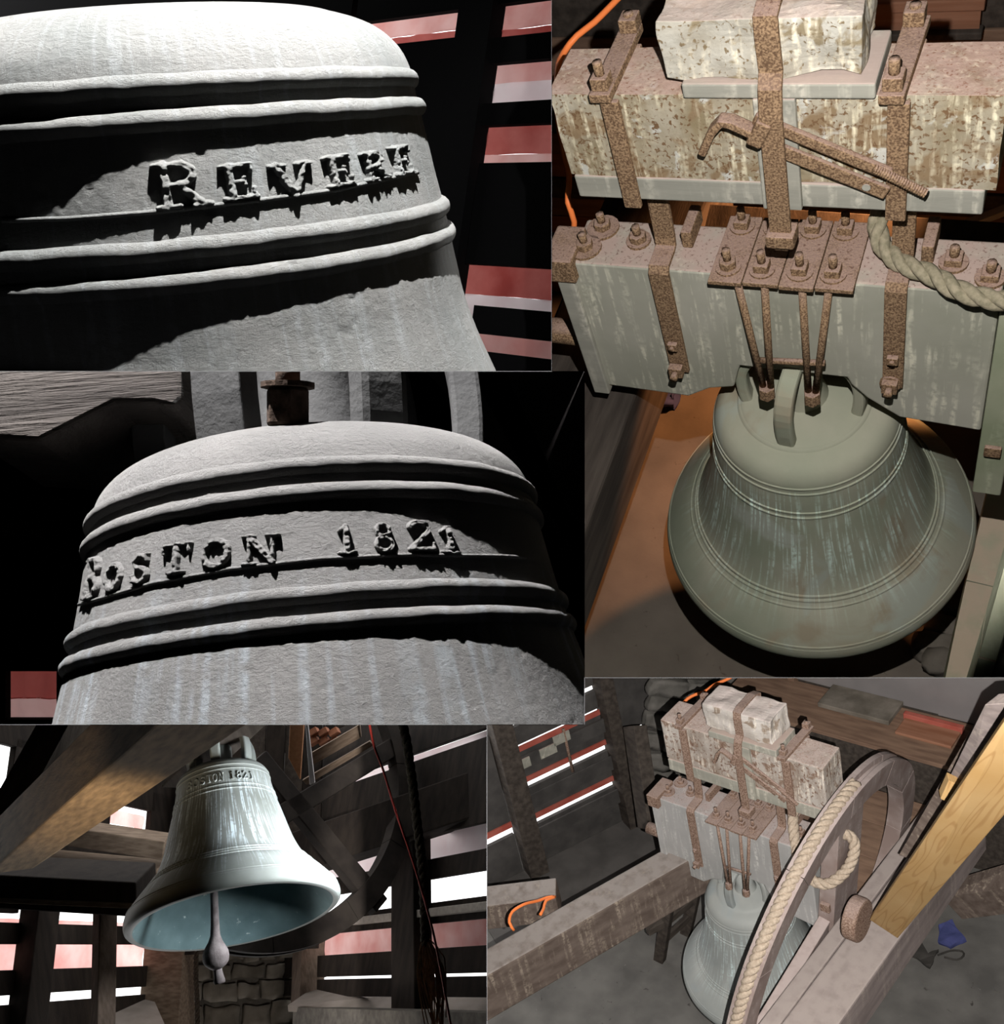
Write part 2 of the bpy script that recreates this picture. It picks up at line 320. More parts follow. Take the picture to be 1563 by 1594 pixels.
# unseen black outer walls, added to shut the sky's light out of the bays
bx('blackout_bay_left', -4.05, -4, YF, 5.0, -.75, 4); bx('blackout_bay_top', -4, 4, YF, 6.0, 4, 4.05)
bx('blackout_bay_right', 4, 4.05, YF, 6.0, -.5, 4)
bx('blackout_bay4_left', -4.35, -4.3, YF, 5.6, -5.5, -.5); bx('blackout_bay4_low', -4.3, 0, YF, 5.4, -5.55, -5.5)
bx('blackout_bay5_right', 5.5, 5.55, YF, 11, -6, 1); bx('blackout_bay5_low', -.2, 5.5, YF, 11, -6.05, -6)
bx('blackout_front_low', -4.3, 5.5, YF - .02, YF, -6, -4); bx('blackout_front_side', 4, 5.5, YF - .02, YF, -6, 4)
bx('blackout_front_edge', -4.35, -4, YF - .02, YF, -6, 4)
struct('wall_bay3_rear', MB().hexa([W(859.5, 1054, 5.5), (4, 5.5, W(0, 1054, 5.5).z), (4, 5.55, W(0, 1054, 5.5).z), W(859.5, 1054, 5.55), (W(859.5, 0, 5.5).x, 5.5, 4), (4, 5.5, 4), (4, 5.55, 4), (W(859.5, 0, 5.5).x, 5.55, 4)]), M_DARK, 0)

# ------------------------------------------------------------------ bells
def resample(prof, n):
    P = np.array(prof, float); d = np.r_[0, np.cumsum(np.hypot(*np.diff(P, axis=0).T))]; s = np.linspace(0, d[-1], n)
    # Catmull-Rom through the points, by arc length
    out = []
    for q in s:
        i = min(max(np.searchsorted(d, q) - 1, 0), len(P) - 2); t = (q - d[i]) / (d[i + 1] - d[i] + 1e-9)
        p0, p1, p2, p3 = P[max(i - 1, 0)], P[i], P[i + 1], P[min(i + 2, len(P) - 1)]
        out.append(.5 * ((2 * p1) + (-p0 + p2) * t + (2 * p0 - 5 * p1 + 4 * p2 - p3) * t * t + (-p0 + 3 * p1 - 3 * p2 + p3) * t ** 3))
    return [tuple(q) for q in out]
LOW = [(.448, -.004), (.459, .006), (.462, .03), (.452, .062), (.42, .105), (.385, .145), (.351, .177)]
PROF = {1: LOW + [(.31, .24), (.275, .32), (.248, .39), (.232, .44), (.2255, .48), (.2215, .511), (.213, .56), (.2045, .613), (.2015, .632), (.193, .65), (.176, .665), (.15, .675), (.12, .68), (0, .684)],
        2: LOW + [(.32, .23), (.288, .30), (.263, .37), (.243, .43), (.229, .485), (.2225, .511), (.213, .56), (.2045, .613), (.2015, .632), (.193, .65), (.176, .665), (.15, .675), (.12, .68), (0, .684)],
        3: LOW + [(.326, .225), (.305, .29), (.286, .36), (.270, .43), (.2585, .485), (.2545, .511), (.249, .56), (.241, .613), (.237, .64), (.225, .664), (.205, .68), (.166, .692), (.158, .699), (.12, .706), (0, .716)],
        4: LOW + [(.318, .225), (.29, .29), (.27, .36), (.252, .43), (.236, .485), (.2295, .511), (.220, .56), (.2105, .613), (.2075, .632), (.197, .65), (.178, .665), (.15, .675), (.12, .68), (0, .684)]}
PROF[5] = PROF[3]
INNER = [(.425, -.004), (.40, .03), (.36, .09), (.31, .17), (.265, .28), (.235, .40), (.212, .52), (.195, .60), (.16, .635), (0, .645)]
def wall_r(p, z):
    P = np.array(PROF[p]); P = P[2:-1]; return float(np.interp(z, P[:, 1], P[:, 0]))
def bead(r, z, b, n=9, pr=None):
    return [(r - .003, z + b)] + [(r - .001 + (pr or b) * math.cos(a), z + b * math.sin(a)) for a in np.linspace(math.pi / 2, -math.pi / 2, n)] + [(r - .003, z - b)]
# letters as strokes in a unit-high box: ('l',x0,y0,x1,y1,w) and ('a',cx,cy,rx,ry,a0,a1,w)
GLYPH = {
 'R': (.98, [('l', .2, .05, .2, .95, .17), ('l', .02, .05, .40, .05, .1), ('l', .02, .95, .45, .95, .1), ('a', .45, .735, .26, .215, 90, -90, .14), ('l', .2, .52, .45, .52, .1), ('l', .45, .5, .80, .06, .15), ('l', .68, .05, .98, .05, .1)]),
 'E': (.80, [('l', .2, .05, .2, .95, .17), ('l', .02, .05, .75, .05, .11), ('l', .02, .95, .72, .95, .11), ('l', .2, .5, .52, .5, .1), ('l', .74, .05, .74, .27, .09), ('l', .70, .95, .70, .75, .09), ('l', .52, .40, .52, .60, .08)]),
 'V': (.92, [('l', .14, .95, .46, .03, .18), ('l', .80, .95, .48, .03, .10), ('l', .0, .95, .32, .95, .1), ('l', .62, .95, .94, .95, .1)]),
 'B': (.85, [('l', .2, .05, .2, .95, .17), ('l', .02, .05, .45, .05, .1), ('l', .02, .95, .45, .95, .1), ('a', .43, .74, .24, .21, 90, -90, .14), ('l', .2, .51, .45, .51, .1), ('a', .45, .28, .30, .23, 90, -90, .15)]),
 'O': (.92, [('a', .46, .5, .37, .44, 0, 360, .16)]),
 'S': (.76, [('a', .38, .73, .26, .21, 25, 270, .14), ('a', .38, .28, .29, .23, 90, -155, .14), ('l', .64, .72, .64, .95, .08), ('l', .08, .07, .08, .3, .08)]),
 'T': (.88, [('l', .44, .05, .44, .95, .17), ('l', .22, .05, .66, .05, .1), ('l', .03, .95, .85, .95, .1), ('l', .05, .95, .05, .70, .09), ('l', .83, .95, .83, .70, .09)]),
 'N': (.98, [('l', .18, .05, .18, .95, .1), ('l', .18, .95, .80, .05, .17), ('l', .80, .05, .80, .95, .1), ('l', .02, .05, .34, .05, .09), ('l', .02, .95, .30, .95, .09), ('l', .66, .95, .96, .95, .09)]),
 '1': (.55, [('l', .28, .05, .28, .95, .17), ('l', .05, .05, .50, .05, .1), ('l', .10, .80, .28, .95, .12)]),
 '8': (.74, [('a', .37, .74, .22, .2, 0, 360, .13), ('a', .37, .28, .28, .23, 0, 360, .14)]),
 '2': (.78, [('a', .37, .72, .25, .22, 165, -25, .14), ('l', .60, .62, .12, .12, .13), ('l', .08, .07, .70, .07, .13), ('l', .71, .05, .71, .25, .08)])}
def glyph_field(ch, X, Y):
    best = np.full(X.shape, 9.0)
    for st in GLYPH[ch][1]:
        if st[0] == 'l': pts = [(st[1], st[2]), (st[3], st[4])]; wd = st[5]
        else:
            _, cx, cy, rx, ry, a0, a1, wd = st; pts = [(cx + rx * math.cos(math.radians(a)), cy + ry * math.sin(math.radians(a))) for a in np.linspace(a0, a1, 22)]
        for (x0, y0), (x1, y1) in zip(pts[:-1], pts[1:]):
            dx, dy = x1 - x0, y1 - y0; t = np.clip(((X - x0) * dx + (Y - y0) * dy) / (dx * dx + dy * dy + 1e-9), 0, 1)
            best = np.minimum(best, np.hypot(X - x0 - t * dx, Y - y0 - t * dy) - wd / 2)
    return best
def on_bell(p, u, v, s=1.0):                # theta, z where a sight line meets the bell wall
    inv = FR[p].inverted(); c = inv @ Vector((0, 0, 0)); d = ((inv @ W(u, v, 1)) - c).normalized()
    prev = None; t = .2 * s
    while t < 8:
        q = c + d * t; r = math.hypot(q.x, q.y)
        if 0 < q.z / s < .62 and r <= wall_r(p, q.z / s) * s: return math.atan2(q.y, q.x), q.z / s
        t += .0015 * s
    return None
def letter_mesh(p, ch, th0, th1, z0, z1, h, s=1.0, n=64, lean=0):
    gw = GLYPH[ch][0]; nx = max(18, int(n * gw)); ny = n
    X, Y = np.meshgrid(np.linspace(-.08, gw + .08, nx), np.linspace(-.08, 1.08, ny)); sd = glyph_field(ch, X, Y)
    sd = sd + np.array([[.022 * noise.noise(Vector((X[j, i] * 9, Y[j, i] * 9, ord(ch) * 1.3 + th0 * 7))) for i in range(nx)] for j in range(ny)])
    prof = np.clip((.05 - sd) / .075, 0, 1); prof = prof * prof * (3 - 2 * prof)
    keep = sd < .055; mb = MB(); idx = -np.ones(X.shape, int)
    for j in range(ny):
        for i in range(nx):
            th = th0 + (th1 - th0) * X[j, i] / gw; z = z0 + (z1 - z0) * Y[j, i] + lean * X[j, i] / gw
            rr = wall_r(p, z) - .0018 + (h + .0018) * prof[j, i] * (1 + .28 * noise.noise(Vector((X[j, i] * 7, Y[j, i] * 7, 3.1 + ord(ch)))))
            if prof[j, i] < .02: rr = wall_r(p, z) - .003
            idx[j, i] = len(mb.v); mb.v.append(Vector((rr * math.cos(th), rr * math.sin(th), z)) * s)
    for j in range(ny - 1):
        for i in range(nx - 1):
            if keep[j, i] or keep[j + 1, i] or keep[j, i + 1] or keep[j + 1, i + 1]: mb.f.append((idx[j, i], idx[j, i + 1], idx[j + 1, i + 1], idx[j + 1, i]))
    used = sorted({k for f in mb.f for k in f}); rm = {k: i for i, k in enumerate(used)}
    mb.v = [mb.v[k] for k in used]; mb.f = [tuple(rm[k] for k in f) for f in mb.f]; return mb
def cast_body(p, s, nf, rows, amp):          # finely cut close-up wall: dense in front, coarse behind, with cast-surface relief
    P = resample(PROF[p][5:], rows); th = np.r_[np.linspace(-math.pi * 1.06, math.pi * .06, nf, endpoint=False), np.linspace(math.pi * .06, math.pi * .94, 50, endpoint=False)]
    mb = MB(); k = len(th); v = []
    for r, z in P:
        for a in th:
            c, sn = math.cos(a), math.sin(a); q = Vector((r * c, r * sn, z))
            n1 = noise.noise(Vector((q.x * 42, q.y * 42, z * 70))); n2 = noise.noise(Vector((q.x * 150, q.y * 150, z * 230))) ; n3 = noise.noise(Vector((q.x * 16, q.y * 16, z * 22 + 5)))
            n4 = noise.noise(Vector((q.x * 330, q.y * 330, z * 480 + 9)))
            pit = max(0, noise.noise(Vector((q.x * 95, q.y * 95, z * 120 + 40))) - .48) * 3.2
            h = amp * (n1 * .25 + n2 * .45 + n3 * .9 + n4 * .5 - pit * 1.5); rr = r + (h if r > .05 else 0)
            v.append(Vector((rr * c, rr * sn, z)) * s)
    mb.v = v
    for j in range(len(P) - 1):
        for i in range(k): i2 = (i + 1) % k; mb.f.append((j * k + i, j * k + i2, (j + 1) * k + i2, (j + 1) * k + i))
    return mb
def wavy_bead(p, z, b, s, n=360):
    mb = MB(); r0 = wall_r(p, z); pr = bead(r0, z, b, 11, .0065); m = len(pr)
    for r, zz in pr:
        for i in range(n):
            a = 2 * math.pi * i / n; q = Vector((math.cos(a) * r, math.sin(a) * r, zz)); k = 1 + .0022 * noise.noise(q * 60) + .0016 * noise.noise(q * 210); dz = .0009 * noise.noise(q * 38 + Vector((3, 1, 2)))
            mb.v.append(Vector((q.x * k, q.y * k, q.z + dz)) * s)
    for j in range(m - 1):
        for i in range(n): mb.f.append((j * n + i, j * n + (i + 1) % n, (j + 1) * n + (i + 1) % n, (j + 1) * n + i))
    return mb
def crown(t, p, m, s=1.0, angs=(-90, -30, 30, 90, 150, 210), zt=.69):
    for a in angs:
        a = math.radians(a); c, sn = math.cos(a), math.sin(a); wd = Vector((-sn, c, 0))
        path = [Vector((c * r, sn * r, z)) * s for r, z in resample([(.142, zt - .02), (.15, zt + .05), (.145, zt + .12), (.118, zt + .165), (.07, zt + .182), (0, zt + .18)], 16)]
        t.part('crown_loop', MB().strap(path, wd, .046 * s, .03 * s), m, bev=.008 * s, smooth=False)
    t.part('crown_post', MB().lathe([(.07 * s, (zt - .02) * s), (.05 * s, (zt + .05) * s), (.05 * s, (zt + .19) * s), (0, (zt + .19) * s)], 24), m, smooth=True)
TILT = {3: (.045, .004), 5: (.078, .029)}
def tiltM(p):
    a = TILT[p]; T0 = Vector((0, 0, .75)); R = Matrix(rotv((a[0], a[1], 0)).tolist()).to_4x4()
    return FR[p] @ Matrix.Translation(T0) @ R @ Matrix.Translation(-T0)
# --- bay 1: close-up with the six-letter name
b1 = Thing('bell', 'dusty dark bell seen close, a six letter name raised between double ridges', 'bell', 1, (0, 0, 0), 'church bell shown in five views')
b1.part('body', cast_body(1, 2.0, 620, 300, .0005), M_BELL1, smooth=True)
for z in (.6237, .6021, .5221, .5005): b1.part('moulding_ridge', wavy_bead(1, z, .0072, 2.0), M_BELL1, smooth=True)
def write(t, p, s, m, items, h):
    for ch, (u0, vb0, u1, vb1, ht) in items:
        A = on_bell(p, u0, vb0, s); B = on_bell(p, u1, vb1, s); Tt = on_bell(p, u0, vb0 - ht, s)
        t.part('letter', letter_mesh(p, ch, A[0], B[0], A[1], Tt[1], h, s, lean=B[1] - A[1]), m, smooth=True)
write(b1, 1, 2.0, M_BELL1, [('R', (248, 327, 330, 319, 73)), ('E', (350, 313, 403, 306, 56)), ('V', (427, 308, 488, 300, 52)), ('E', (510, 293, 551, 285, 49)), ('R', (567, 284, 604, 276, 46)), ('E', (612, 275, 640, 268, 46))], .0040)
def scribe(t, p, s, m, pts, hh=.0022):        # the raised base line under the letters
    mb = MB(); path = []
    for (u, v), (u2, v2) in zip(pts[:-1], pts[1:]):
        for k in range(12):
            f = k / 12; a = on_bell(p, u + (u2 - u) * f, v + (v2 - v) * f, s)
            if a: r = wall_r(p, a[1]) + hh * .3; path.append(Vector((r * math.cos(a[0]), r * math.sin(a[0]), a[1])) * s)
    t.part('base_line', mb.tube(path, .0016 * s, 8), m, smooth=True)
scribe(b1, 1, 2.0, M_BELL1, [(4, 343), (110, 340), (250, 329), (400, 312), (520, 296), (660, 266)])
# --- bay 2: close-up with town and year
b2 = Thing('bell', 'dark grey bell seen close from below, a town and year raised between double ridges', 'bell', 2, (0, 0, 0), 'church bell shown in five views')
b2.part('body', cast_body(2, 1.0, 620, 300, .0005), M_BELL2, smooth=True)
for z in (.6237, .6021, .5221, .5005): b2.part('moulding_ridge', wavy_bead(2, z, .0072, 1.0), M_BELL2, smooth=True)
write(b2, 2, 1.0, M_BELL2, [('B', (132, 935, 155, 930, 54)), ('O', (165, 923, 190, 918, 42)), ('S', (206, 911, 233, 905, 44)), ('T', (254, 898, 297, 891, 47)), ('O', (313, 888, 359, 881, 45)), ('N', (379, 882, 436, 877, 47)),
      ('1', (526, 864, 556, 862, 45)), ('8', (583, 861, 615, 860, 46)), ('2', (635, 859, 678, 859, 48)), ('1', (686, 862, 716, 863, 42))], .0040)
scribe(b2, 2, 1.0, M_BELL2, [(114, 944), (240, 908), (360, 886), (500, 870), (640, 864), (780, 866), (820, 868)])
crown(b2, 2, mat('crown_shaded_bronze', (.028, .028, .029), (.05, .05, .05), 8, .9, .4, 90), 1.0, (-112, -62, 0, 60, 120, 180), .665)  # bronze darkened in colour for the shade of a beam not built above
# --- bays 3, 4, 5: whole bells
def whole_bell(p, label, m, M, nz):
    t = Thing('bell', label, 'bell', p, (0, 0, 0), 'church bell shown in five views', M=M)
    t.part('body', MB().lathe(resample(PROF[p], 120), 160), m, smooth=True)
    t.part('inside', MB().lathe(resample(INNER, 40) , 128), M_BELLIN, smooth=True)
    t.part('lip_edge', MB().lathe([(.448, -.004), (.436, -.007), (.425, -.004)], 128), m, smooth=True)
    for z in (.6237, .6021, .5221, .5005): t.part('moulding_ridge', MB().lathe(bead(wall_r(p, z), z, .0045), 128), m, smooth=True)
    for z, b in ((.192, .0045), (.178, .0055), (.163, .0045), (.066, .004), (.055, .003)): t.part('moulding_ridge', MB().lathe(bead(wall_r(p, z), z, b), 128), m, smooth=True)
    return t
b3 = whole_bell(3, 'green patinated bell with white runs hanging under the grey beam, seen large from above', M_BELL3, tiltM(3), 0)
b3.part('moulding_ridge', MB().lathe([(.172, .688), (.168, .697), (.162, .698)], 96), M_BELL3, smooth=True); crown(b3, 3, M_BELL3, 1.0, (-94, -8, 188, 86, 45, 135), .705)
b5 = whole_bell(5, 'grey bell with white runs partly hidden by the big rope wheel', M_BELL5, tiltM(5), 0)
crown(b5, 5, M_BELL5, 1.0, (-94, -8, 188, 86, 45, 135), .705)
b4 = whole_bell(4, 'blue grey bell seen from underneath with its clapper in the open mouth', M_BELL4, FR[4], 0)
for ch, u in zip('BOSTON', (292, 302, 312, 322, 331, 341)):
    A = on_bell(4, u, 1222 - (u - 292) * .09); B = on_bell(4, u + 8, 1221.3 - (u - 292) * .09)
    if A and B: b4.part('letter', letter_mesh(4, ch, A[0], B[0], .542, .582, .006, n=40), M_BELL4, smooth=True)
for ch, u in zip('1821', (360, 369, 379, 390)):
    A = on_bell(4, u, 1216); B = on_bell(4, u + (5 if ch == '1' else 8), 1216)
    if A and B: b4.part('letter', letter_mesh(4, ch, A[0], B[0], .542, .582, .006, n=40), M_BELL4, smooth=True)
crown(b4, 4, M_BELL4, 1.0, zt=.665)

# ------------------------------------------------------------------ walls set out by sight lines
class Wall:
    """an upright wall plane: a point on it, its level direction and its upward direction; pieces are given by the pixels of their corners"""
    def __init__(s, P, h, up):
        s.P = Vector(P); s.h = Vector(h).normalized(); up = Vector(up); s.up = (up - s.h * up.dot(s.h)).normalized(); s.n = s.h.cross(s.up)
        if s.n.y < 0: s.n = -s.n
    def sh(s, u, v):
        d = W(u, v, 1); t = s.P.dot(s.n) / d.dot(s.n); q = d * t - s.P; return q.dot(s.h), q.dot(s.up)
    def at(s, a, b, c=0): return s.P + s.h * a + s.up * b + s.n * c
    def slab(s, a0, a1, b0, b1, c0, c1, tilt=0):
        if a0 > a1: a0, a1 = a1, a0
        if b0 > b1: b0, b1 = b1, b0
        return MB().hexa([s.at(a0, b0 + tilt * 0, c0), s.at(a1, b0, c0), s.at(a1, b0 + tilt, c1), s.at(a0, b0 + tilt, c1), s.at(a0, b1, c0), s.at(a1, b1, c0), s.at(a1, b1 + tilt, c1), s.at(a0, b1 + tilt, c1)])
    def skin(s, a0, a1, b0, b1, c):      # one membrane of sheeting, slightly slack
        mb = MB(); nx, ny = 12, 4
        for j in range(ny + 1):
            for i in range(nx + 1):
                k = c + .012 * noise.noise(Vector((a0 * 3 + i * .9, b0 * 5 + j * .7, 1.3))); mb.v.append(s.at(a0 + (a1 - a0) * i / nx, b0 + (b1 - b0) * j / ny, k))
        for j in range(ny):
            for i in range(nx): q = j * (nx + 1) + i; mb.f.append((q, q + 1, q + nx + 2, q + nx + 1))
        return mb
    def rskin(s, u0, v0, u1, v1, c, um=None):
        um = (u0 + u1) / 2 if um is None else um; vm = (v0 + v1) / 2
        return s.skin(s.sh(u0, vm)[0], s.sh(u1, vm)[0], s.sh(um, v0)[1], s.sh(um, v1)[1], c)
    def rect(s, u0, v0, u1, v1, c0, c1, um=None, tilt=0):   # heights read on column um, ends on u0,u1
        um = (u0 + u1) / 2 if um is None else um; vm = (v0 + v1) / 2
        a0 = s.sh(u0, vm)[0]; a1 = s.sh(u1, vm)[0]; return s.slab(a0, a1, s.sh(um, v0)[1], s.sh(um, v1)[1], c0, c1, tilt)

# --- bay 1 rear: louvred opening, dark slats and red sheeting between
w1 = Wall(W(735, 290, 4.2), (-1.29, 1, .307), (0, 0, 1))
lou1 = Thing('louvre_window', 'dark louvred opening glowing pink behind the bell with the six letter name', 'window', 1, tuple(w1.P), M=Matrix.Identity(4))
for (u0, v0, u1, v1) in ((560, -60, 900, 27), (735, 62, 900, 101), (560, 68, 690, 320), (735, 162, 900, 196), (735, 254, 900, 411), (735, 475, 900, 518), (735, 545, 900, 640), (560, 320, 690, 640)):
    lou1.part('slat', w1.rect(u0, v0, u1, v1, 0, .03, 740 if u0 > 700 else 620), M_BLACK)
lou1.part('post', w1.rect(684, -80, 735, 660, -.03, .05, 710), M_BLACK)
for (u0, v0, u1, v1, m) in ((520, 5, 700, 50, M_PINK), (520, 50, 700, 90, M_RED), (700, 5, 910, 44, M_PINK), (700, 44, 910, 80, M_RED), (700, 80, 910, 126, M_PINK), (700, 126, 910, 180, M_WHITE), (700, 180, 910, 236, M_RED), (700, 236, 910, 280, M_PINK), (700, 390, 910, 456, M_RED), (700, 456, 910, 495, M_WHITE), (700, 495, 910, 570, M_PINK)):
    lou1.part('sheeting', w1.rskin(u0, v0, u1, v1, .05, 740 if u0 > 695 else 620), m, smooth=True)
# blind wall behind the bell, left of the louvres
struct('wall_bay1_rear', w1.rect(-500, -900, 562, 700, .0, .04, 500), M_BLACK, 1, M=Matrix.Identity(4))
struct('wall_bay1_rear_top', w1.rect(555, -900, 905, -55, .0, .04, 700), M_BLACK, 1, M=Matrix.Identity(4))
# --- bay 2 rear
w2 = Wall(W(300, 850, 1.75), (1, 0, .0), (0, 0, 1))
lou2 = Thing('louvre_window', 'dark louvred opening with one red pane low beside the bell with the year', 'window', 2, tuple(w2.P), M=Matrix.Identity(4))
for (u0, v0, u1, v1) in ((-30, 1120, 90, 1180), (-30, 840, 90, 1045), (-30, 1040, 8, 1125)): lou2.part('slat', w2.rect(u0, v0, u1, v1, 0, .02), M_BLACK)
lou2.part('slat', w2.rect(-40, 775, 130, 1042, .022, .04), M_BLACK); lou2.part('sheeting', w2.rskin(-15, 1020, 115, 1096, .05), M_RED, smooth=True); lou2.part('sheeting', w2.rskin(-15, 1094, 115, 1150, .05), M_PINK, smooth=True)
lou2.part('slat', w2.rect(-30, 500, 270, 780, 0, .02), M_BLACK); lou2.part('slat', w2.rect(-30, 780, 125, 814, 0, .02), M_BLACK)
lou2.part('rail', w2.rect(-30, 812, 75, 838, -.01, .02), mat('dull_red_brown_rail', (.05, .03, .028), (.07, .04, .036), 8), bev=.003)
lou2.part('sheeting', w2.rskin(262, 640, 330, 715, .05), M_PINK, smooth=True)
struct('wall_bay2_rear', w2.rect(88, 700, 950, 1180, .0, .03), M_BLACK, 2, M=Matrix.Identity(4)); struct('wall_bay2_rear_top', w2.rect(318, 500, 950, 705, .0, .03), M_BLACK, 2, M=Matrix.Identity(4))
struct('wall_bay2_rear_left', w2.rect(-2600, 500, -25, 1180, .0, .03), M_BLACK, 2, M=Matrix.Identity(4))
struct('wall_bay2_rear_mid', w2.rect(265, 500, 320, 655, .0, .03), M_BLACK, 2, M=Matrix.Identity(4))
# headstock over the bell of bay 2, seen from below
hs2 = Thing('headstock_beam', 'rough sawn bell beam end in raking light at the upper left of the year bell', 'beam', 2, (-.3, 0, .75))
q = [ON(2, u, v, 'y', -.09) for u, v in ((-60, 678), (60, 686), (178, 626), (238, 626), (270, 633), (284, 620), (284, 540), (-60, 500))]
hs2.part('timber', MB().poly([(a.x, a.z) for a in q], -.09, .10), mat('sawn_grey_timber', (.030, .026, .024), (.055, .048, .044), 9, .9, .8, 60, (.35, 1, 5), bdist=.01), bev=.004)
hb = [D(2, 468, 560, .80), D(2, 468, 640, .80), D(2, 466, 668, .80)]
nut2 = Thing('hanger_bolt', 'rusty hanger bolt with nut between the crown loops of the year bell', 'bolt', 2, tuple(hb[1]))
nut2.part('rod', MB().cyl(D(2, 448, 520, .86), D(2, 448, 625, .86), .010, 12), mat('dark_rusted_iron', (.022, .014, .010), (.06, .04, .03), 90, .95, .6, 140), smooth=True)
nut2.part('nut', MB().cyl(D(2, 448, 604, .86), D(2, 448, 664, .86), .0185, 6), mat('dark_rusted_iron', (.022, .014, .010), (.06, .04, .03), 90, .95, .6, 140), bev=.003)
nut2.part('washer', MB().cyl(D(2, 448, 596, .86), D(2, 448, 604, .86), .022, 14), mat('dark_rusted_iron', (.022, .014, .010), (.06, .04, .03), 90, .95, .6, 140))
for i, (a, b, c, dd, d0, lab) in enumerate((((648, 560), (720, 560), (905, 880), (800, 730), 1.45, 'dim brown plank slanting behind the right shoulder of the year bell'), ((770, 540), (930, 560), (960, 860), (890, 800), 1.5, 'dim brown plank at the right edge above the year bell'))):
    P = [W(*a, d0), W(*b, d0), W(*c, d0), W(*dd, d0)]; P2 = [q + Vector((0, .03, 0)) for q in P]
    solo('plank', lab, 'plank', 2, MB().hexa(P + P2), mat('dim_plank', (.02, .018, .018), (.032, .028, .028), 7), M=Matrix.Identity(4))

# ------------------------------------------------------------------ headstock, counterweight and irons (bays 3 and 5)
def nut_on(t, P, up=(0, 0, 1), r=.02, h=.02, stud=.03, washer=.032, m=None, sub=None, sq=True):
    P = Vector(P); up = Vector(up).normalized()
    r, h, washer = r * 1.18, h * 1.15, washer * 1.1
    n = t.part('nut', MB().cyl(P, P + up * h, r * (1.25 if sq else 1.1), 4 if sq else 6), m, bev=.003, sub=sub)
    if n:
        if washer: t.part('washer', MB().cyl(P - up * .003, P + up * .005, washer, 16), m, sub=n)
        if stud: t.part('stud', MB().cyl(P + up * h * .8, P + up * (h + stud), r * .5, 10), m, smooth=True, sub=n)
def headstock(p, U, Lm, mats, words):
    GREY, RUST, BLOCK, GB, STONE = mats; v = lambda f: (lambda *a: Vector(f(*a))); U, Lm = v(U), v(Lm); su = words
    def ubox(x0, x1, y0, y1, z0, z1, f=U): a = f(x0, y0, z0); b = f(x1, y1, z1); return MB().box(a.x, b.x, a.y, b.y, a.z, b.z)
    lbox = lambda *a: ubox(*a, f=Lm)
    # the bell beam
    hb = Thing('headstock_beam', 'heavy grey notched bell beam, ' + su, 'beam', p, Lm(0, 0, .74))
    pts = [(-.514, 1.211), (-.514, .737), (-.285, .731), (-.222, .777), (-.156, .796), (-.140, .86), (-.132, .885), (.126, .885), (.135, .86), (.172, .814), (.248, .752), (.432, .737), (.432, 1.211)]
    y0, y1 = Lm(0, -.069, 0).y, Lm(0, .075, 0).y
    hb.part('timber', MB().poly([(Lm(x, 0, z).x, Lm(x, 0, z).z) for x, z in pts], y0, y1), GREY, bev=.006)
    for x0, x1 in ((-.552, -.508),): hb.part('end_band', lbox(x0, x1, -.083, .085, .715, 1.165), GB if p == 3 else GREY, bev=.003); hb.part('end_cap', lbox(x0 - .02, x0 + .055, -.09, .03, 1.16, 1.232), RUST, bev=.006)
    hb.part('gudgeon', MB().cyl(Lm(-.72, .003, .86), Lm(-.51, .003, .86), .035, 18), RUST, smooth=True)
    for x, y in ((-.485, -.022), (-.462, .045), (-.362, .012), (.33, .005), (.405, -.03)): nut_on(hb, Lm(x, y, 1.213), r=.0165, h=.02, stud=.024, washer=.036 if x < -.4 else .027, m=RUST, sq=x > 0)
    # four hanger plates with their rods
    xs = [-.165, -.088, -.008, .068, .150]
    for i in range(4):
        pl = hb.part('hanger_plate', lbox(xs[i] + .001, xs[i + 1] - .001, -.104 + .003 * (i % 2), .098, 1.211, 1.223), RUST, bev=.002)
        xb = (-.128, -.052, .030, .100)[i]
        nut_on(hb, Lm(xb, -.06, 1.223), r=.0155, h=.022, stud=.03, washer=.026, m=RUST, sq=i != 0); nut_on(hb, Lm(xb, .066, 1.223), r=.0155, h=.022, stud=.03, washer=.026, m=RUST)
        top = Lm((-.102, -.041, .040, .097)[i], -.088, 1.215); bot = Lm((-.062, -.044, .046, .062)[i], -.118, .872)
        hb.part('hanger_rod', MB().cyl(top, bot, .0085, 12), RUST, smooth=True)
    for x in (-.054, .055): hb.part('rod_nut', MB().cyl(Lm(x, -.121, .845), Lm(x, -.119, .882), .021, 6), RUST, bev=.003)
    hb.part('rod_tie', MB().cyl(Lm(-.075, -.105, .962), Lm(.085, -.105, .978), .008, 10), RUST, smooth=True)
    # straps of the bell beam rising to the counterweight
    for i, (x, zb, lab) in enumerate(((-.287, .852, 'rusty strap bent over the left of the grey beam, '), (.231, .885, 'rusty strap bent over the right of the grey beam, '))):
        t = Thing('iron_strap', lab + su, 'strap', p, Lm(x, -.08, zb), 'straps on the bell beam')
        path = [Lm(x, -.077, zb), Lm(x, -.077, 1.15), Lm(x, -.077, 1.207), Lm(x, -.068, 1.22), Lm(x, -.02, 1.222), Lm(x, -.008, 1.228), Lm(x, -.004, 1.25), Lm(x, .0, 1.41)]
        t.part('strap', MB().strap(path, (1, 0, 0), .048 if i == 0 else .045, .012), RUST, bev=.002)
        nut_on(t, Lm(x - .004, -.084, zb + .018), (0, -1, 0), .017, .018, .018, .022 if i else 0, RUST); nut_on(t, Lm(x, -.084, zb + .11), (0, -1, 0), .012, .012, .006, 0, RUST)
        t.part('lug', lbox(x + .035, x + .06, .0, .09, 1.211, 1.26), RUST, bev=.004)
    # counterweight block and plank
    solo('counterweight_block', 'long rust stained counterweight block above the beam, ' + su, 'block', p, ubox(-.45, .395, -.052, .088, 1.468, 1.675), BLOCK, bev=.006, mod=roughen(.004, 14, 10, 3))
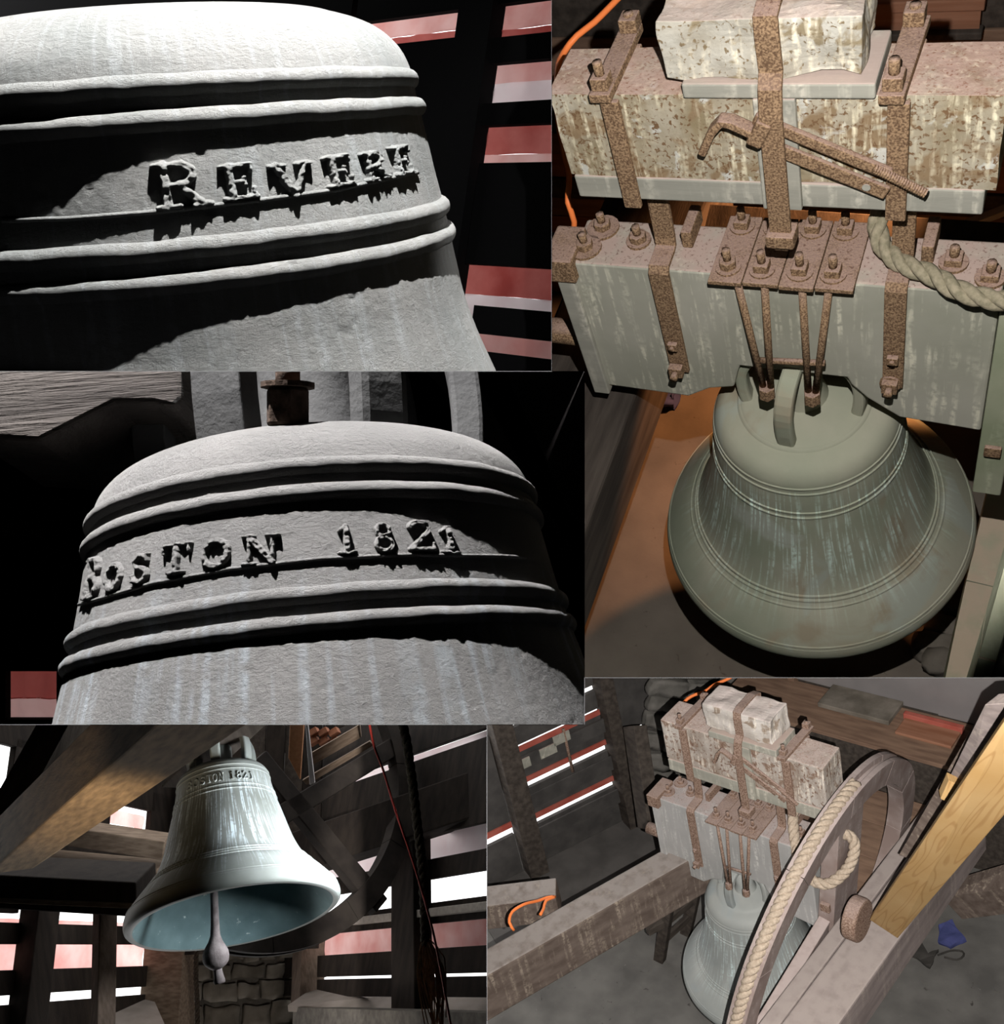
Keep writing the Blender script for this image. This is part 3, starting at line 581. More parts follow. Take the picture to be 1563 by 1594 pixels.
    solo('plank', 'grey plank under the counterweight block, ' + su, 'plank', p, ubox(-.443, .378, -.056, .088, 1.408, 1.468), GB, bev=.004)
    for i, (x, lab) in enumerate(((-.317, 'rusty clamp round the left end of the counterweight, '), (.224, 'rusty clamp round the right end of the counterweight, '))):
        t = Thing('iron_clamp', lab + su, 'clamp', p, U(x, -.06, 1.4), 'clamps round the counterweight')
        t.part('front_bar', ubox(x - .02, x + .018, -.067, -.054, 1.392, 1.668), RUST, bev=.003)
        a, b = U(x - .012, -.078, 1.684), U(x - (.012 if i == 0 else .005), .142, 1.684)
        t.part('top_bar', MB().bar(a, b, (1, 0, 0), (0, 0, 1), .044, .02), RUST, bev=.003)
        t.part('back_bar', ubox(x - .02, x + .018, .089, .102, 1.392, 1.675), RUST, bev=.003)
        nut_on(t, U(x - .012, -.052, 1.694), r=.0165, h=.024, stud=.028, washer=0, m=RUST); nut_on(t, U(x - .008, .122, 1.694), r=.0175, h=.026, stud=.006, washer=0, m=RUST)
    # packing board, stone and middle strap
    t = Thing('packing_board', 'grey packing board under the stone block, ' + su, 'board', p, U(0, 0, 1.677))
    t.part('board', ubox(-.165, .184, -.066, .082, 1.677, 1.709), GB, bev=.004); t.part('facing_board', ubox(-.034, .044, -.067, -.053, 1.408, 1.676), GB, bev=.003)
    solo('stone_block', 'rough pale stone on the counterweight, ' + su, 'stone', p, ubox(-.196, .158, -.048, .085, 1.711, 1.828), STONE, bev=.007, mod=roughen(.016, 13, 9, 5 + p))
    t = Thing('iron_strap', 'rusty middle strap over the pale stone, ' + su, 'strap', p, U(0, -.07, 1.38))
    path = [U(.006, -.094, 1.372), U(.006, -.094, 1.66), U(.006, -.084, 1.712), U(.004, -.062, 1.735), U(.002, -.062, 1.81), U(.0, -.056, 1.838), U(.0, -.03, 1.845), U(-.002, .06, 1.843), U(-.002, .095, 1.83), U(-.002, .1, 1.70)]
    t.part('strap', MB().strap(path, (1, 0, 0), .043, .011), RUST, bev=.002)
    t.part('foot', ubox(-.022, .036, -.115, -.066, 1.345, 1.378), RUST, bev=.005); t.part('foot_nut', ubox(-.008, .022, -.104, -.078, 1.33, 1.346), RUST, bev=.003)
    # tie bars across the face
    t = Thing('tie_bar', 'rusty flat bar with a hole across the counterweight, ' + su, 'bar', p, U(.1, -.085, 1.5), 'tie bars')
    t.part('bar', MB().bar(U(-.01, -.075, 1.580), U(.209, -.075, 1.472), None, (0, -1, 0), .030, .010), RUST, bev=.003); hp = U(.172, -.0815, 1.4905)
    t.part('bolt_hole', MB().cyl(hp, hp + Vector((0, -.002, 0)), .008, 12), GB)
    t = Thing('tie_bar', 'rusty hooked bar with threaded end across the counterweight, ' + su, 'bar', p, U(0, -.085, 1.6), 'tie bars')
    t.part('bar', MB().bar(U(-.03, -.077, 1.645), U(.215, -.077, 1.520), None, (0, -1, 0), .024, .014), RUST, bev=.004)
    A, B = U(.185, -.084, 1.540), U(.279, -.088, 1.487); t.part('threaded_rod', MB().tube([A.lerp(B, k / 44) for k in range(45)], .009, 10, [.0095 - .0014 * (k % 2) for k in range(45)]), RUST)
    t.part('hook', MB().strap([U(-.134, -.088, 1.572), U(-.108, -.088, 1.625), U(-.088, -.088, 1.648), U(-.07, -.088, 1.645), U(-.03, -.088, 1.622)], (0, 1, 0), .03, .016), RUST, bev=.004)
    t.part('lug', MB().bar(U(-.03, -.09, 1.60), U(-.005, -.09, 1.65), None, (0, -1, 0), .03, .03), RUST, bev=.004)
ident = lambda x, y, z: (x, y, z)
headstock(3, ident, ident, (M_GREY, M_RUST, M_BLOCK, M_GREYB, M_STONE), 'in the upper right picture')
U5 = lambda x, y, z: (-.336 + (x + .45) / .845 * .941, -.073 + (y + .052) / .14 * .192, 1.491 + (z - 1.41) / .265 * .33)
L5 = lambda x, y, z: (-.432 + (x + .514) / .946 * .928, -.102 + (y + .069) / .144 * .208, .745 + (z - .737) / .474 * .521)
headstock(5, U5, L5, (M_GREY5, M_RUST5, M_BLOCK5, M_GREYB, M_STONE5), 'in the lower right picture')

# ------------------------------------------------------------------ ropes and wheels
def rope(mb, path, r, lay=.11, strands=3):
    path = [Vector(q) for q in path]; P = [Vector(q) for q in resample3(path, .012)]; d = 0; e = None; lines = [[] for _ in range(strands)]
    for i, q in enumerate(P):
        t = (P[min(i + 1, len(P) - 1)] - P[max(i - 1, 0)]).normalized()
        if e is None: e = t.orthogonal().normalized()
        e = (e - t * e.dot(t)).normalized(); g = t.cross(e)
        if i: d += (q - P[i - 1]).length
        for k in range(strands): a = 2 * math.pi * (k / strands + d / lay); lines[k].append(q + (e * math.cos(a) + g * math.sin(a)) * r * .5)
    for l in lines: mb.tube(l, r * .58, 8)
    return mb
def resample3(path, step):
    out = []; n = len(path)
    for i in range(n - 1):
        p0, p1, p2, p3 = path[max(i - 1, 0)], path[i], path[i + 1], path[min(i + 2, n - 1)]; k = max(2, int((p2 - p1).length / step))
        for j in range(k):
            t = j / k; out.append(.5 * ((2 * p1) + (-p0 + p2) * t + (2 * p0 - 5 * p1 + 4 * p2 - p3) * t * t + (-p0 + 3 * p1 - 3 * p2 + p3) * t ** 3))
    out.append(path[-1]); return out
def wheel(p, name_label, C, n, ro, ri, wd, m, spokes, groove=True, seg=12, spoke_m=None, sw=.09, skip=None):
    C = Vector(C); n = Vector(n).normalized(); e1 = Vector((0, 0, 1)).cross(n).normalized(); e2 = n.cross(e1)
    t = Thing('rope_sheave', name_label, 'wheel', p, C, 'bell wheel shown in three views')
    ring = lambda a, r, o: C + n * o + e1 * (r * math.cos(a)) + e2 * (r * math.sin(a)); h = wd / 2
    prof = [(ri, -h), (ro, -h), (ro, -h + wd * .3), (ro - .03, -h + wd * .36), (ro - .03, h - wd * .36), (ro, h - wd * .3), (ro, h), (ri, h)] if groove else [(ri, -h), (ro, -h), (ro, h), (ri, h)]
    for s in range(seg):
        if skip and skip(C + n * 0 + (e1 * math.cos(2 * math.pi * (s + .5) / seg) + e2 * math.sin(2 * math.pi * (s + .5) / seg)) * ro): continue
        a0 = 2 * math.pi * (s + .004) / seg; a1 = 2 * math.pi * (s + .996) / seg; mb = MB(); k = 14; m_ = len(prof)
        for i in range(k + 1):
            a = a0 + (a1 - a0) * i / k; mb.v += [ring(a, r, o) for r, o in prof]
        for i in range(k):
            for j in range(m_): mb.f.append((i * m_ + j, i * m_ + (j + 1) % m_, (i + 1) * m_ + (j + 1) % m_, (i + 1) * m_ + j))
        mb.f.append(tuple(range(m_))[::-1]); mb.f.append(tuple(k * m_ + j for j in range(m_)))
        t.part('felloe', mb, m)
    for a in spokes:
        a = math.radians(a); t.part('spoke', MB().bar(C, ring(a, ri + .01, 0), n, e1, wd * .7, sw), spoke_m or m, bev=.004)
    return t, ring
w5n = Vector((1, -.03, -.202))
wh5, ring5 = wheel(5, 'big wooden wheel with rope in its groove standing beside the grey bell', (.542, -.091, .815), w5n, .94, .80, .088, M_RIM5, (195, 285), sw=.10)
rp = [ring5(math.radians(a), .928, 0) for a in range(-160, 128, 6)]
# which way round: keep the stretch from the crown of the wheel down its near side
def ang_of(u, v):
    best = min(range(0, 360), key=lambda a: (PX(5, ring5(math.radians(a), .93, 0))[0] - u) ** 2 + (PX(5, ring5(math.radians(a), .93, 0))[1] - v) ** 2); return best
a_top, a_bot = ang_of(1335, 1222), ang_of(1150, 1590)
if a_bot < a_top: a_bot += 360
if a_bot - a_top > 180: a_top += 360
step = 3 if a_bot > a_top else -3
rp = [ring5(math.radians(a), .935, 0) for a in range(a_top, a_bot + step * 6, step)]
lp = [Vector((.60, -.09, 1.46)), Vector((.70, -.02, 1.38)), Vector((.70, -.08, 1.26)), Vector((.62, -.16, 1.17)), Vector((.52, -.17, 1.17)), Vector((.44, -.12, 1.22)), Vector((.36, .0, 1.33)), Vector((.34, .08, 1.40))]
r5 = Thing('rope', 'pale twisted rope lying in the groove of the wooden wheel', 'rope', 5, rp[0])
r5.part('rope_run', rope(MB(), rp, .030, .12), M_ROPE5, smooth=True); r5.part('rope_tail', rope(MB(), lp, .028, .12), M_ROPE5, smooth=True)
r3 = [Vector((.20, .16, 1.30)), Vector((.182, .10, 1.325)), Vector((.172, .05, 1.30)), Vector((.182, .01, 1.262)), Vector((.229, -.034, 1.247)), Vector((.297, -.062, 1.245)), Vector((.363, -.098, 1.24)), Vector((.45, -.112, 1.24)), Vector((.55, -.11, 1.26))]
solo('rope', 'thick olive twisted rope curling over the right end of the grey bell beam', 'rope', 3, rope(MB(), r3, .021, .13), M_ROPE, smooth=True)

# ------------------------------------------------------------------ bay 3 surroundings
ZF = -.5
P = [ON(3, u, v, 'z', ZF) for u, v in ((700, 1070), (1800, 1070))] + [Vector((2.4, 2.2, ZF)), Vector((-2.2, 2.2, ZF))]
struct('floor_bay3', MB().hexa([q - Vector((0, 0, .03)) for q in P] + P), M_FLOOR3, 3)
P = [(-.47, -1.2), (-.80, -1.2), (-.80, 1.1), (-.47, 1.1)]
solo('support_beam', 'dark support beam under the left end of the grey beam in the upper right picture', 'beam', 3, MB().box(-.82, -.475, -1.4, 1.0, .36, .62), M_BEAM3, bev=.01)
solo('plank', 'flat grey plank lying on the floor beside the dark support beam', 'plank', 3, MB().hexa([(-1.02, -.4, ZF), (-.86, -.4, ZF), (-.80, 1.0, ZF), (-.96, 1.0, ZF), (-1.02, -.4, ZF + .03), (-.86, -.4, ZF + .03), (-.80, 1.0, ZF + .03), (-.96, 1.0, ZF + .03)]), M_BROWN, bev=.004)
wall3 = Thing('wall_rear', None, None, 3, (0, 1.3, 0), kind='structure')
hh = ZF
for i in range(22):
    h = .10 + .05 * random.random(); y = 1.3 + .012 * random.random()
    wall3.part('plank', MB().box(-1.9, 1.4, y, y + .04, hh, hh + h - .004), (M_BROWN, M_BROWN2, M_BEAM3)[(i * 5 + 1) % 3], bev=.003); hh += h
fr = Thing('panel_frame', 'red brown framed panel standing behind the counterweight at the top right', 'panel', 3, (.15, 1.2, .8))
a, b = ON(3, 1362, 50, 'y', 1.22), ON(3, 1528, 8, 'y', 1.22)
fr.part('panel', MB().box(a.x, b.x, 1.22, 1.24, a.z, b.z), M_BROWN2); fr.part('rail', MB().box(a.x - .01, b.x + .01, 1.20, 1.24, b.z - .005, b.z + .03), M_BROWN2, bev=.004); fr.part('rail', MB().box(a.x - .01, b.x + .01, 1.20, 1.24, a.z - .02, a.z + .004), M_BEAM3, bev=.004)
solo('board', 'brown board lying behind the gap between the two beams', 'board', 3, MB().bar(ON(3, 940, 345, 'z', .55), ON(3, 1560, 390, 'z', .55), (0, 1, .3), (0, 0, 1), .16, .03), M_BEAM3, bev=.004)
solo('board', 'pale lath slanting behind the right end of the two beams', 'board', 3, MB().bar(D(3, 1440, 375, 3.3), D(3, 1570, 325, 3.1), None, (0, 0, 1), .03, .02), M_PALE4, bev=.002)
def cable(name, label, p, pts, r, m, M=None, w=False):
    pts = resample3([Vector(q) for q in pts], .02); return solo(name, label, 'cable', p, MB().tube(pts, r, 8), m, smooth=True, M=M)
cable('electric_cord', 'orange cord running behind the left end of the counterweight in the upper right picture', 3, [D(3, u, v, d) for u, v, d in ((985, -25, 2.4), (958, 2, 2.4), (925, 35, 2.4), (898, 56, 2.4), (878, 82, 2.42), (868, 110, 2.5), (868, 180, 2.6), (877, 235, 2.65), (886, 275, 2.65), (884, 315, 2.65), (894, 345, 2.68), (888, 385, 2.75))], .0075, M_CORD)
c = ON(3, 1025, 618, 'z', ZF); bm_ = MB().box(c.x - .09, c.x + .09, c.y - .06, c.y + .06, ZF, ZF + .05)
solo('cloth_bundle', 'small blue bundle on the floor under the grey beam', 'cloth', 3, bm_, M_BLUE, smooth=True, mod=roughen(.04, 14, 6, 2))
wh3, ring3 = wheel(3, 'edge of a wooden wheel rising at the right of the large green bell', (.545, -.08, .80), (1, -.03, -.06), .94, .80, .085, M_RIM3, (), seg=12)
eb = Thing('wheel_post', 'grey green wheel post bolted to the grey beam in the upper right picture', 'post', 3, (.46, 0, .5))
eb.part('timber', MB().box(.434, .50, -.09, .09, .50, 1.195), M_RIM3, bev=.004); nut_on(eb, (.465, -.091, .70), (0, -1, 0), .018, .01, 0, 0, M_RUST)
for i, (u, v, lab) in enumerate(((1478, 945, 'uppermost'), (1470, 985, 'second'), (1455, 1015, 'third'), (1470, 1040, 'lowest'))):
    a = ON(3, u, v, 'z', ZF); sx = .05 + .02 * random.random()
    solo('rubble_stone', lab + ' of the brown stones on the floor between the green bell and the wheel', 'stone', 3, MB().box(a.x - sx, a.x + sx, a.y - .035, a.y + .035, ZF, ZF + .07), M_MASON, smooth=True, group='rubble under the wheel', mod=roughen(.03, 16, 4, i))

# ------------------------------------------------------------------ bay 5 surroundings
M5 = FR[5]; Z5 = -.5
FP = [(-3.48, -3.5), (4, -3.5), (4, 1.95), (-1.54, 1.95), (-3.48, -2.39)]
struct('floor_bay5', MB().add([(x, y, Z5 - .04) for x, y in FP] + [(x, y, Z5) for x, y in FP], [(4, 3, 2, 1, 0), (5, 6, 7, 8, 9)] + [(k, (k + 1) % 5, 5 + (k + 1) % 5, 5 + k) for k in range(5)]), M_FLOOR5, 5)
def lbeam(name, label, A, B, w_, h_, m, bev=.008, p=5, up=(0, 0, 1), cat='beam', **k): return solo(name, label, cat, p, MB().bar(A, B, None, up, w_, h_), m, bev=bev, **k)
# left support beam: top face edges and lower arris read from the picture
tA, tB = ON(5, 758, 1497, 'z', .86), ON(5, 1062, 1325, 'z', .86); d = (tB - tA).normalized(); A = tA - d * .4; B = tB + d * .25
lbeam('support_beam', 'long weathered support beam at the left of the lower right picture, pale runs on its side', A - Vector((0, 0, .15)), B - Vector((0, 0, .15)), .17, .30, M_BEAM5D, .012)
cb = lbeam('cross_beam', 'short dark beam end behind the long weathered support beam', ON(5, 700, 1420, 'z', .80), ON(5, 870, 1400, 'z', .80), .16, .18, M_BEAM5D)
# right support: two timbers side by side
rA, rB = ON(5, 1262, 1592, 'z', .93), ON(5, 1356, 1463, 'z', .93); d = (rB - rA).normalized()
lbeam('support_beam', 'broad dusty timber in front of the wheel, new yellow board resting on it', rA - d * .7 - Vector((0, 0, .12)), rB + d * 1.1 - Vector((0, 0, .12)), .215, .24, M_BEAM5, .01)
rA, rB = ON(5, 1200, 1592, 'z', .88), ON(5, 1290, 1468, 'z', .88)
lbeam('support_beam', 'narrow dusty timber between the wheel rim and the broad timber', rA - d * .6 - Vector((0, 0, .1)), rB + d * 1.35 - Vector((0, 0, .1)), .085, .20, M_BEAM5, .008)
gp = D(5, 1334, 1430, 5.02); gx = Vector((1, 0, 0))
g = Thing('gudgeon_pin', 'rounded rusty pin standing up between the two dusty timbers', 'pin', 5, gp)
g.part('disc', MB().cyl(gp - gx * .035, gp + gx * .035, .105, 28), M_RUST5, bev=.012)
sp = Thing('wheel_post', 'upright grey wheel post with two bolts beside the dusty timbers', 'post', 5, (.54, 0, .6))
sp.part('timber', MB().hexa([(.472, -.12, .56), (.56, -.12, .56), (.56, .17, .56), (.472, .17, .56), (.615, -.12, 1.62), (.70, -.12, 1.62), (.70, .17, 1.62), (.615, .17, 1.62)]), M_RIM5, bev=.005)
for z, x in ((.96, .57), (.63, .525)): nut_on(sp, (x, -.121, z), (0, -1, 0), .024, .02, 0, 0, M_RUST5)
# new pine board and rough timber leaning over the right support
def plank4(name, label, Q, depth, th, m, cat='board', bev=.003, p=5, M=Matrix.Identity(4)):
    """slab whose face has its four corners on given sight lines and depths, with its own thickness"""
    F_ = [W(u, v, dd) for (u, v), dd in zip(Q, depth)]; n = (F_[1] - F_[0]).cross(F_[3] - F_[0]).normalized()
    if n.y < 0: n = -n
    c = sum(F_, Vector()) / 4; ex = (F_[2] + F_[3] - F_[0] - F_[1]).normalized(); ey = n.cross(ex).normalized(); R = Matrix((ex, ey, n)).transposed().to_4x4(); R.translation = c; Ri = R.inverted()
    L_ = [Ri @ q for q in F_]; L2 = [q + Vector((0, 0, th)) for q in L_]
    me = raw_mesh(name, L_ + L2, [(3, 2, 1, 0), (4, 5, 6, 7), (0, 1, 5, 4), (1, 2, 6, 5), (2, 3, 7, 6), (3, 0, 4, 7)]); clip_mesh(me, R, CLIP[p])
    o = bpy.data.objects.new(name, me); COL.objects.link(o); o.matrix_world = R; finish(o, m, bev, False); o['label'] = label; o['category'] = cat; return o
pb = plank4('pine_board', 'new yellow pine board slanting up at the right edge of the lower right picture', ((1353, 1434), (1396.5, 1463), (1700, 1108), (1590, 1082)), (4.95, 4.95, 2.75, 2.75), .035, M_PINE)
plank4('rough_timber', 'brown rough timber slanting up behind the yellow pine board', ((1462, 1240), (1497, 1262), (1600, 1090), (1535, 1095)), (4.4, 4.3, 3.6, 3.7), .07, M_BEAM5)
plank4('rough_timber', 'pale sawn block end against the yellow pine board', ((1464, 1244), (1490, 1256), (1500, 1226), (1477, 1215)), (4.2, 4.2, 4.15, 4.15), .05, M_PINE)
plank4('rough_timber', 'dark timber running under the yellow pine board', ((1400, 1330), (1440, 1345), (1560, 1165), (1520, 1120)), (5.0, 4.9, 4.3, 4.4), .07, M_BEAM5D)
plank4('cross_beam', 'dark beam lying behind the yellow pine board at the right edge', ((1465, 1372), (1465, 1395), (1640, 1375), (1640, 1325)), (6.6, 6.5, 6.0, 6.1), .2, M_BEAM5D, 'beam')
# trestle
tr = Thing('trestle', 'small dark wooden trestle standing on the floor left of the grey bell', 'trestle', 5, ON(5, 1045, 1490, 'z', Z5))
f1, f2 = ON(5, 1027, 1494, 'z', Z5), ON(5, 1068, 1453, 'z', Z5)
t1, t2 = D(5, 1043, 1392, 6.75), D(5, 1088, 1362, 7.0)
for a, b in ((f1, t1), (f2, t2)): tr.part('leg', MB().bar(a, b, (1, 0, 0), (0, 1, 0), .075, .05), M_DARK if False else M_BEAM3, bev=.004)
for k in (.30, .58): tr.part('rung', MB().bar(f1.lerp(t1, k), f2.lerp(t2, k), (0, 0, 1), (1, 0, 0), .05, .03), M_BEAM3, bev=.003)
tr.part('rung', MB().bar(D(5, 1008, 1450, 6.75), D(5, 1032, 1437, 6.8), (0, 0, 1), (1, 0, 0), .05, .04), M_BEAM3, bev=.003)
tr.part('top', MB().bar(t1 + (t1 - t2) * .35, t2 + (t2 - t1) * .35, (0, 0, 1), (1, 0, 0), .06, .16), M_BEAM3, bev=.004)
# orange cord of bay 5
cable('electric_cord', 'orange cord looped round the long weathered support beam', 5, [D(5, u, v, d) for u, v, d in ((800, 1448, 5.5), (793, 1436, 5.5), (797, 1420, 5.55), (815, 1408, 5.6), (838, 1402, 5.7), (852, 1397, 5.75), (864, 1396, 5.75), (850, 1402, 5.7), (846, 1415, 5.65), (841, 1424, 5.6))], .008, M_CORD)
cable('electric_cord', 'orange cord rising to the left of the pale stone in the lower right picture', 5, [D(5, u, v, d) for u, v, d in ((1060, 1100, 6.6), (1070, 1088, 6.6), (1083, 1081, 6.6), (1098, 1076, 6.6), (1112, 1066, 6.6), (1135, 1056, 6.6), (1150, 1046, 6.6))], .010, M_CORD)
cable('electric_cord', 'orange cord end hanging by the trestle near the grey bell', 5, [D(5, u, v, d) for u, v, d in ((1066, 1378, 6.3), (1076, 1374, 6.3), (1081, 1366, 6.3), (1079, 1360, 6.3))], .008, M_CORD)
# louvred window on the left
O = D(5, 949, 1160, 8.2); H = ON(5, 811, 1226, 'z', O.z)
w5 = Wall(M5 @ O, M5.to_3x3() @ (O - H), M5.to_3x3() @ Vector((0, 0, 1)))
lw = Thing('louvre_window', 'louvred window with bright slits at the left of the lower right picture', 'window', 5, tuple(w5.P), M=Matrix.Identity(4))
M_LV = mat('grey_black_slat', (.05, .047, .045), (.075, .07, .066), 8, .8, .2, 40)
xs0, xs1 = w5.sh(806, 1220)[0], w5.sh(953, 1160)[0]; hs = lambda v: w5.sh(880, v)[1]
for v0, v1 in ((1010, 1068), (1080, 1112), (1122, 1150), (1162.5, 1188), (1198, 1251), (1261, 1330)):
    # slits at 1188-1198 and 1251-1261 on the middle column
    pass
sl = [(1000, 1086), (1096, 1126), (1135, 1186), (1199.5, 1249), (1261.5, 1345)]
for a, b in sl: lw.part('slat', w5.slab(xs0 - .1, xs1 + .1, hs(a), hs(b), 0, .03), M_LV)
for a, b in ((1180, 1187.5), (1243, 1250.5), (1128, 1136)): lw.part('slat_edge', w5.slab(xs0 - .02, xs1 + .1, hs(a), hs(b), -.012, .002), M_REDP)
for v in (1140, 1205, 1262): lw.part('inner_slat', w5.slab(xs0, xs1 + .05, hs(v + 22), hs(v), -.05, -.035), M_LV)
for (u0, u1) in ((700, 781), (955, 1075)): lw.part('slat', w5.slab(w5.sh(u0, 1100)[0], w5.sh(u1, 1100)[0], hs(1190), hs(940), .04, .06), M_LV)
for (u0, u1) in ((776, 808), (952, 972)):
    a0 = w5.sh(u0, 1200)[0]; a1 = w5.sh(u1, 1200)[0]; lw.part('jamb', w5.slab(a0, a1, hs(960), hs(1370), -.14, .04), M_BEAM3, bev=.004)
a0 = w5.sh(690, 1260)[0]; a1 = w5.sh(790, 1260)[0]; hl = lambda v: w5.sh(775, v)[1]
for a, b in ((1060, 1296), (1311, 1450)): lw.part('slat', w5.slab(a0, a1, hl(a), hl(b), 0, .03), M_LV)
lw.part('slat_edge', w5.slab(a0, a1, hl(1288), hl(1297), -.012, .002), M_REDP)
lw.part('latch_rod', MB().cyl(w5.at(*w5.sh(872, 1130), -.05), w5.at(*w5.sh(887, 1196), -.05), .012, 8), M_RUST5, smooth=True)
for u, v in ((868, 1140), (845, 1150), (800, 1152)): lw.part('inner_slat', w5.slab(w5.sh(u - 14, v)[0], w5.sh(u + 14, v)[0], hs(v + 6), hs(v - 9), -.06, -.05), M_GREYB)
# window ledge, lower frame and corner post
solo('window_ledge', 'dark wide ledge under the louvred window in the lower right picture', 'ledge', 5, MB().hexa([w5.at(w5.sh(700, 1300)[0], hs(1330), -.65), w5.at(w5.sh(990, 1280)[0], hs(1330), -.65), w5.at(w5.sh(990, 1280)[0], hs(1330), 0), w5.at(w5.sh(700, 1300)[0], hs(1330), 0)] + [w5.at(w5.sh(700, 1300)[0], hs(1322), -.65), w5.at(w5.sh(990, 1280)[0], hs(1322), -.65), w5.at(w5.sh(990, 1280)[0], hs(1322), 0), w5.at(w5.sh(700, 1300)[0], hs(1322), 0)]), mat('dark_dusty_ledge', (.075, .07, .066), (.105, .098, .092), 6), M=Matrix.Identity(4), bev=.006)
solo('corner_post', 'dark upright post right of the louvred window in the lower right picture', 'post', 5, MB().bar(W(988, 1130, 7.6), W(1012, 1290, 7.45), (1, .2, 0), (0, 1, 0), .10, .25), M_BEAM3, M=Matrix.Identity(4), bev=.006)
# rubble wall between window and counterweight
wr5 = Thing('wall_stone', None, None, 5, (0, 0, 0), kind='structure', M=Matrix.Identity(4))
wsb = Wall(W(1060, 1130, 8.3), (1, .25, -.1), M5.to_3x3() @ Vector((0, 0, 1)))
a0, b0 = wsb.sh(955, 1340); a1, b1_ = wsb.sh(1290, 1040); wr5.part('mortar', wsb.slab(a0, a1, b0 - .6, b1_ + .5, .0, .12), mat('dark_mortar', (.045, .042, .038), (.07, .065, .06), 20, .95, .5, 50))
M_ST5 = mat('dark_rubble', (.10, .095, .085), (.17, .16, .145), 8, .95, .7, 30)
def stones(t, wl, a0, a1, b0, b1, hmin, hmax, m, seed):
    rnd = random.Random(seed); b = b0; i = 0
    while b < b1:
        h = rnd.uniform(hmin, hmax); a = a0 + rnd.uniform(-.1, 0)
        while a < a1:
            w_ = h * rnd.uniform(.9, 2.3); mb = wl.slab(a + .012, a + w_ - .012, b + .01, b + h * rnd.uniform(.86, 1.0) - .008, -.035 - .03 * rnd.random(), .02)
            t.part('stone', mb, m, smooth=True, mod=roughen(.035, 9, 3, seed + i)); a += w_; i += 1
        b += h
stones(wr5, wsb, a0, a1, b0, b1_ + .1, .13, .22, M_ST5, 3)
# back of bay 5: plank floor, sill and metal sheet
w5b_y = 1.75
sill = Thing('window_sill_shelf', 'brown plank shelf with flat boards behind the counterweight of the lower right picture', 'shelf', 5, (0, 1.7, .5))
def q5(u, v, y): return ON(5, u, v, 'y', y)
zA = q5(1400, 1150, 1.75).z
a, b = q5(1215, 1100, 1.7), q5(1620, 1180, 1.7)
sill.part('shelf_board', MB().box(a.x - .3, b.x + .5, 1.35, 1.80, q5(1400, 1147, 1.5).z - .03, q5(1400, 1147, 1.5).z), M_BROWN, bev=.004)
zs = q5(1400, 1147, 1.5).z
c1, c2 = ON(5, 1275, 1098, 'z', zs), ON(5, 1385, 1128, 'z', zs); sill.part('slab', MB().box(c1.x, c2.x, c1.y - .02, c1.y + .22, zs, zs + .035), M_MASON, bev=.005)
c1, c2 = ON(5, 1395, 1140, 'z', zs), ON(5, 1485, 1160, 'z', zs); sill.part('panel', MB().box(c1.x, c2.x, c1.y - .02, c1.y + .16, zs, zs + .02), M_BROWN2, bev=.004); sill.part('panel_rail', MB().box(c1.x - .01, c2.x + .01, c1.y + .14, c1.y + .18, zs, zs + .05), M_REDP, bev=.004)
solo('apron_board', 'dark upright board under the brown plank shelf', 'board', 5, MB().box(-1.2, 1.7, 1.42, 1.46, zs - .42, zs - .03), M_BEAM3, bev=.003)
for i, (y0_, y1_) in enumerate(((.55, .83), (.835, 1.12), (1.125, 1.42))):
    solo('floor_plank', ('nearest', 'middle', 'farthest')[i] + ' of the three brown planks lying behind the big wheel', 'plank', 5, MB().box(-.6, .80, y0_, y1_, zs - .45, zs - .42), M_BROWN, bev=.004)
ms = Thing('metal_sheet', 'dull galvanised sheet standing along the wall at the top right of the lower right picture', 'sheet', 5, (.4, 1.85, zs)); x0_ = q5(1240, 1075, 1.8).x
ms.part('sheet', MB().box(x0_, x0_ + 1.0, 1.82, 1.83, zs, zs + .9), M_SHEET); ms.part('sheet', MB().box(x0_ + 1.0, x0_ + 2.2, 1.81, 1.82, zs, zs + .9), M_SHEET); ms.part('frame_post', MB().box(x0_ - .05, x0_, 1.78, 1.84, zs - .1, zs + .9), M_BROWN, bev=.003)
struct('wall_bay5_rear', MB().box(-.9, 3.6, 1.9, 1.95, -.6, 3.0), M_BEAM3, 5)
struct('wall_bay5_side', MB().box(2.0, 2.05, -1.0, 2.0, -.6, 1.0), M_BEAM3, 5)
# rags on the floor
rg = ON(5, 1440, 1480, 'z', Z5)
for i, (pts_, m_, lab) in enumerate((([(1424, 1458), (1445, 1490), (1462, 1482), (1448, 1510), (1415, 1488)], M_RAG, 'dark crumpled rag on the grey floor right of the broad timber'), ([(1462, 1445), (1482, 1438), (1500, 1465), (1480, 1478), (1462, 1470)], M_BLUE, 'blue grey crumpled rag beside the dark one on the floor'))):
    Q = [ON(5, u, v, 'z', Z5) for u, v in pts_]; n_ = len(Q); mb = MB().add(Q + [q + Vector((0, 0, .03)) for q in Q], [tuple(range(n_))[::-1], tuple(range(n_, 2 * n_))] + [(k, (k + 1) % n_, n_ + (k + 1) % n_, n_ + k) for k in range(n_)])
    solo('rag', lab, 'rag', 5, mb, m_, mod=roughen(.03, 9, 5, i), group='rags on the floor')
lpq = [ON(5, u, v, 'z', Z5 + .02) for u, v in ((1460, 1487), (1480, 1480), (1498, 1481), (1500, 1488), (1490, 1494), (1470, 1490))]
cable('wire_loop', 'thin black wire loop lying beside the dark rag', 5, lpq, .006, M_RAG)

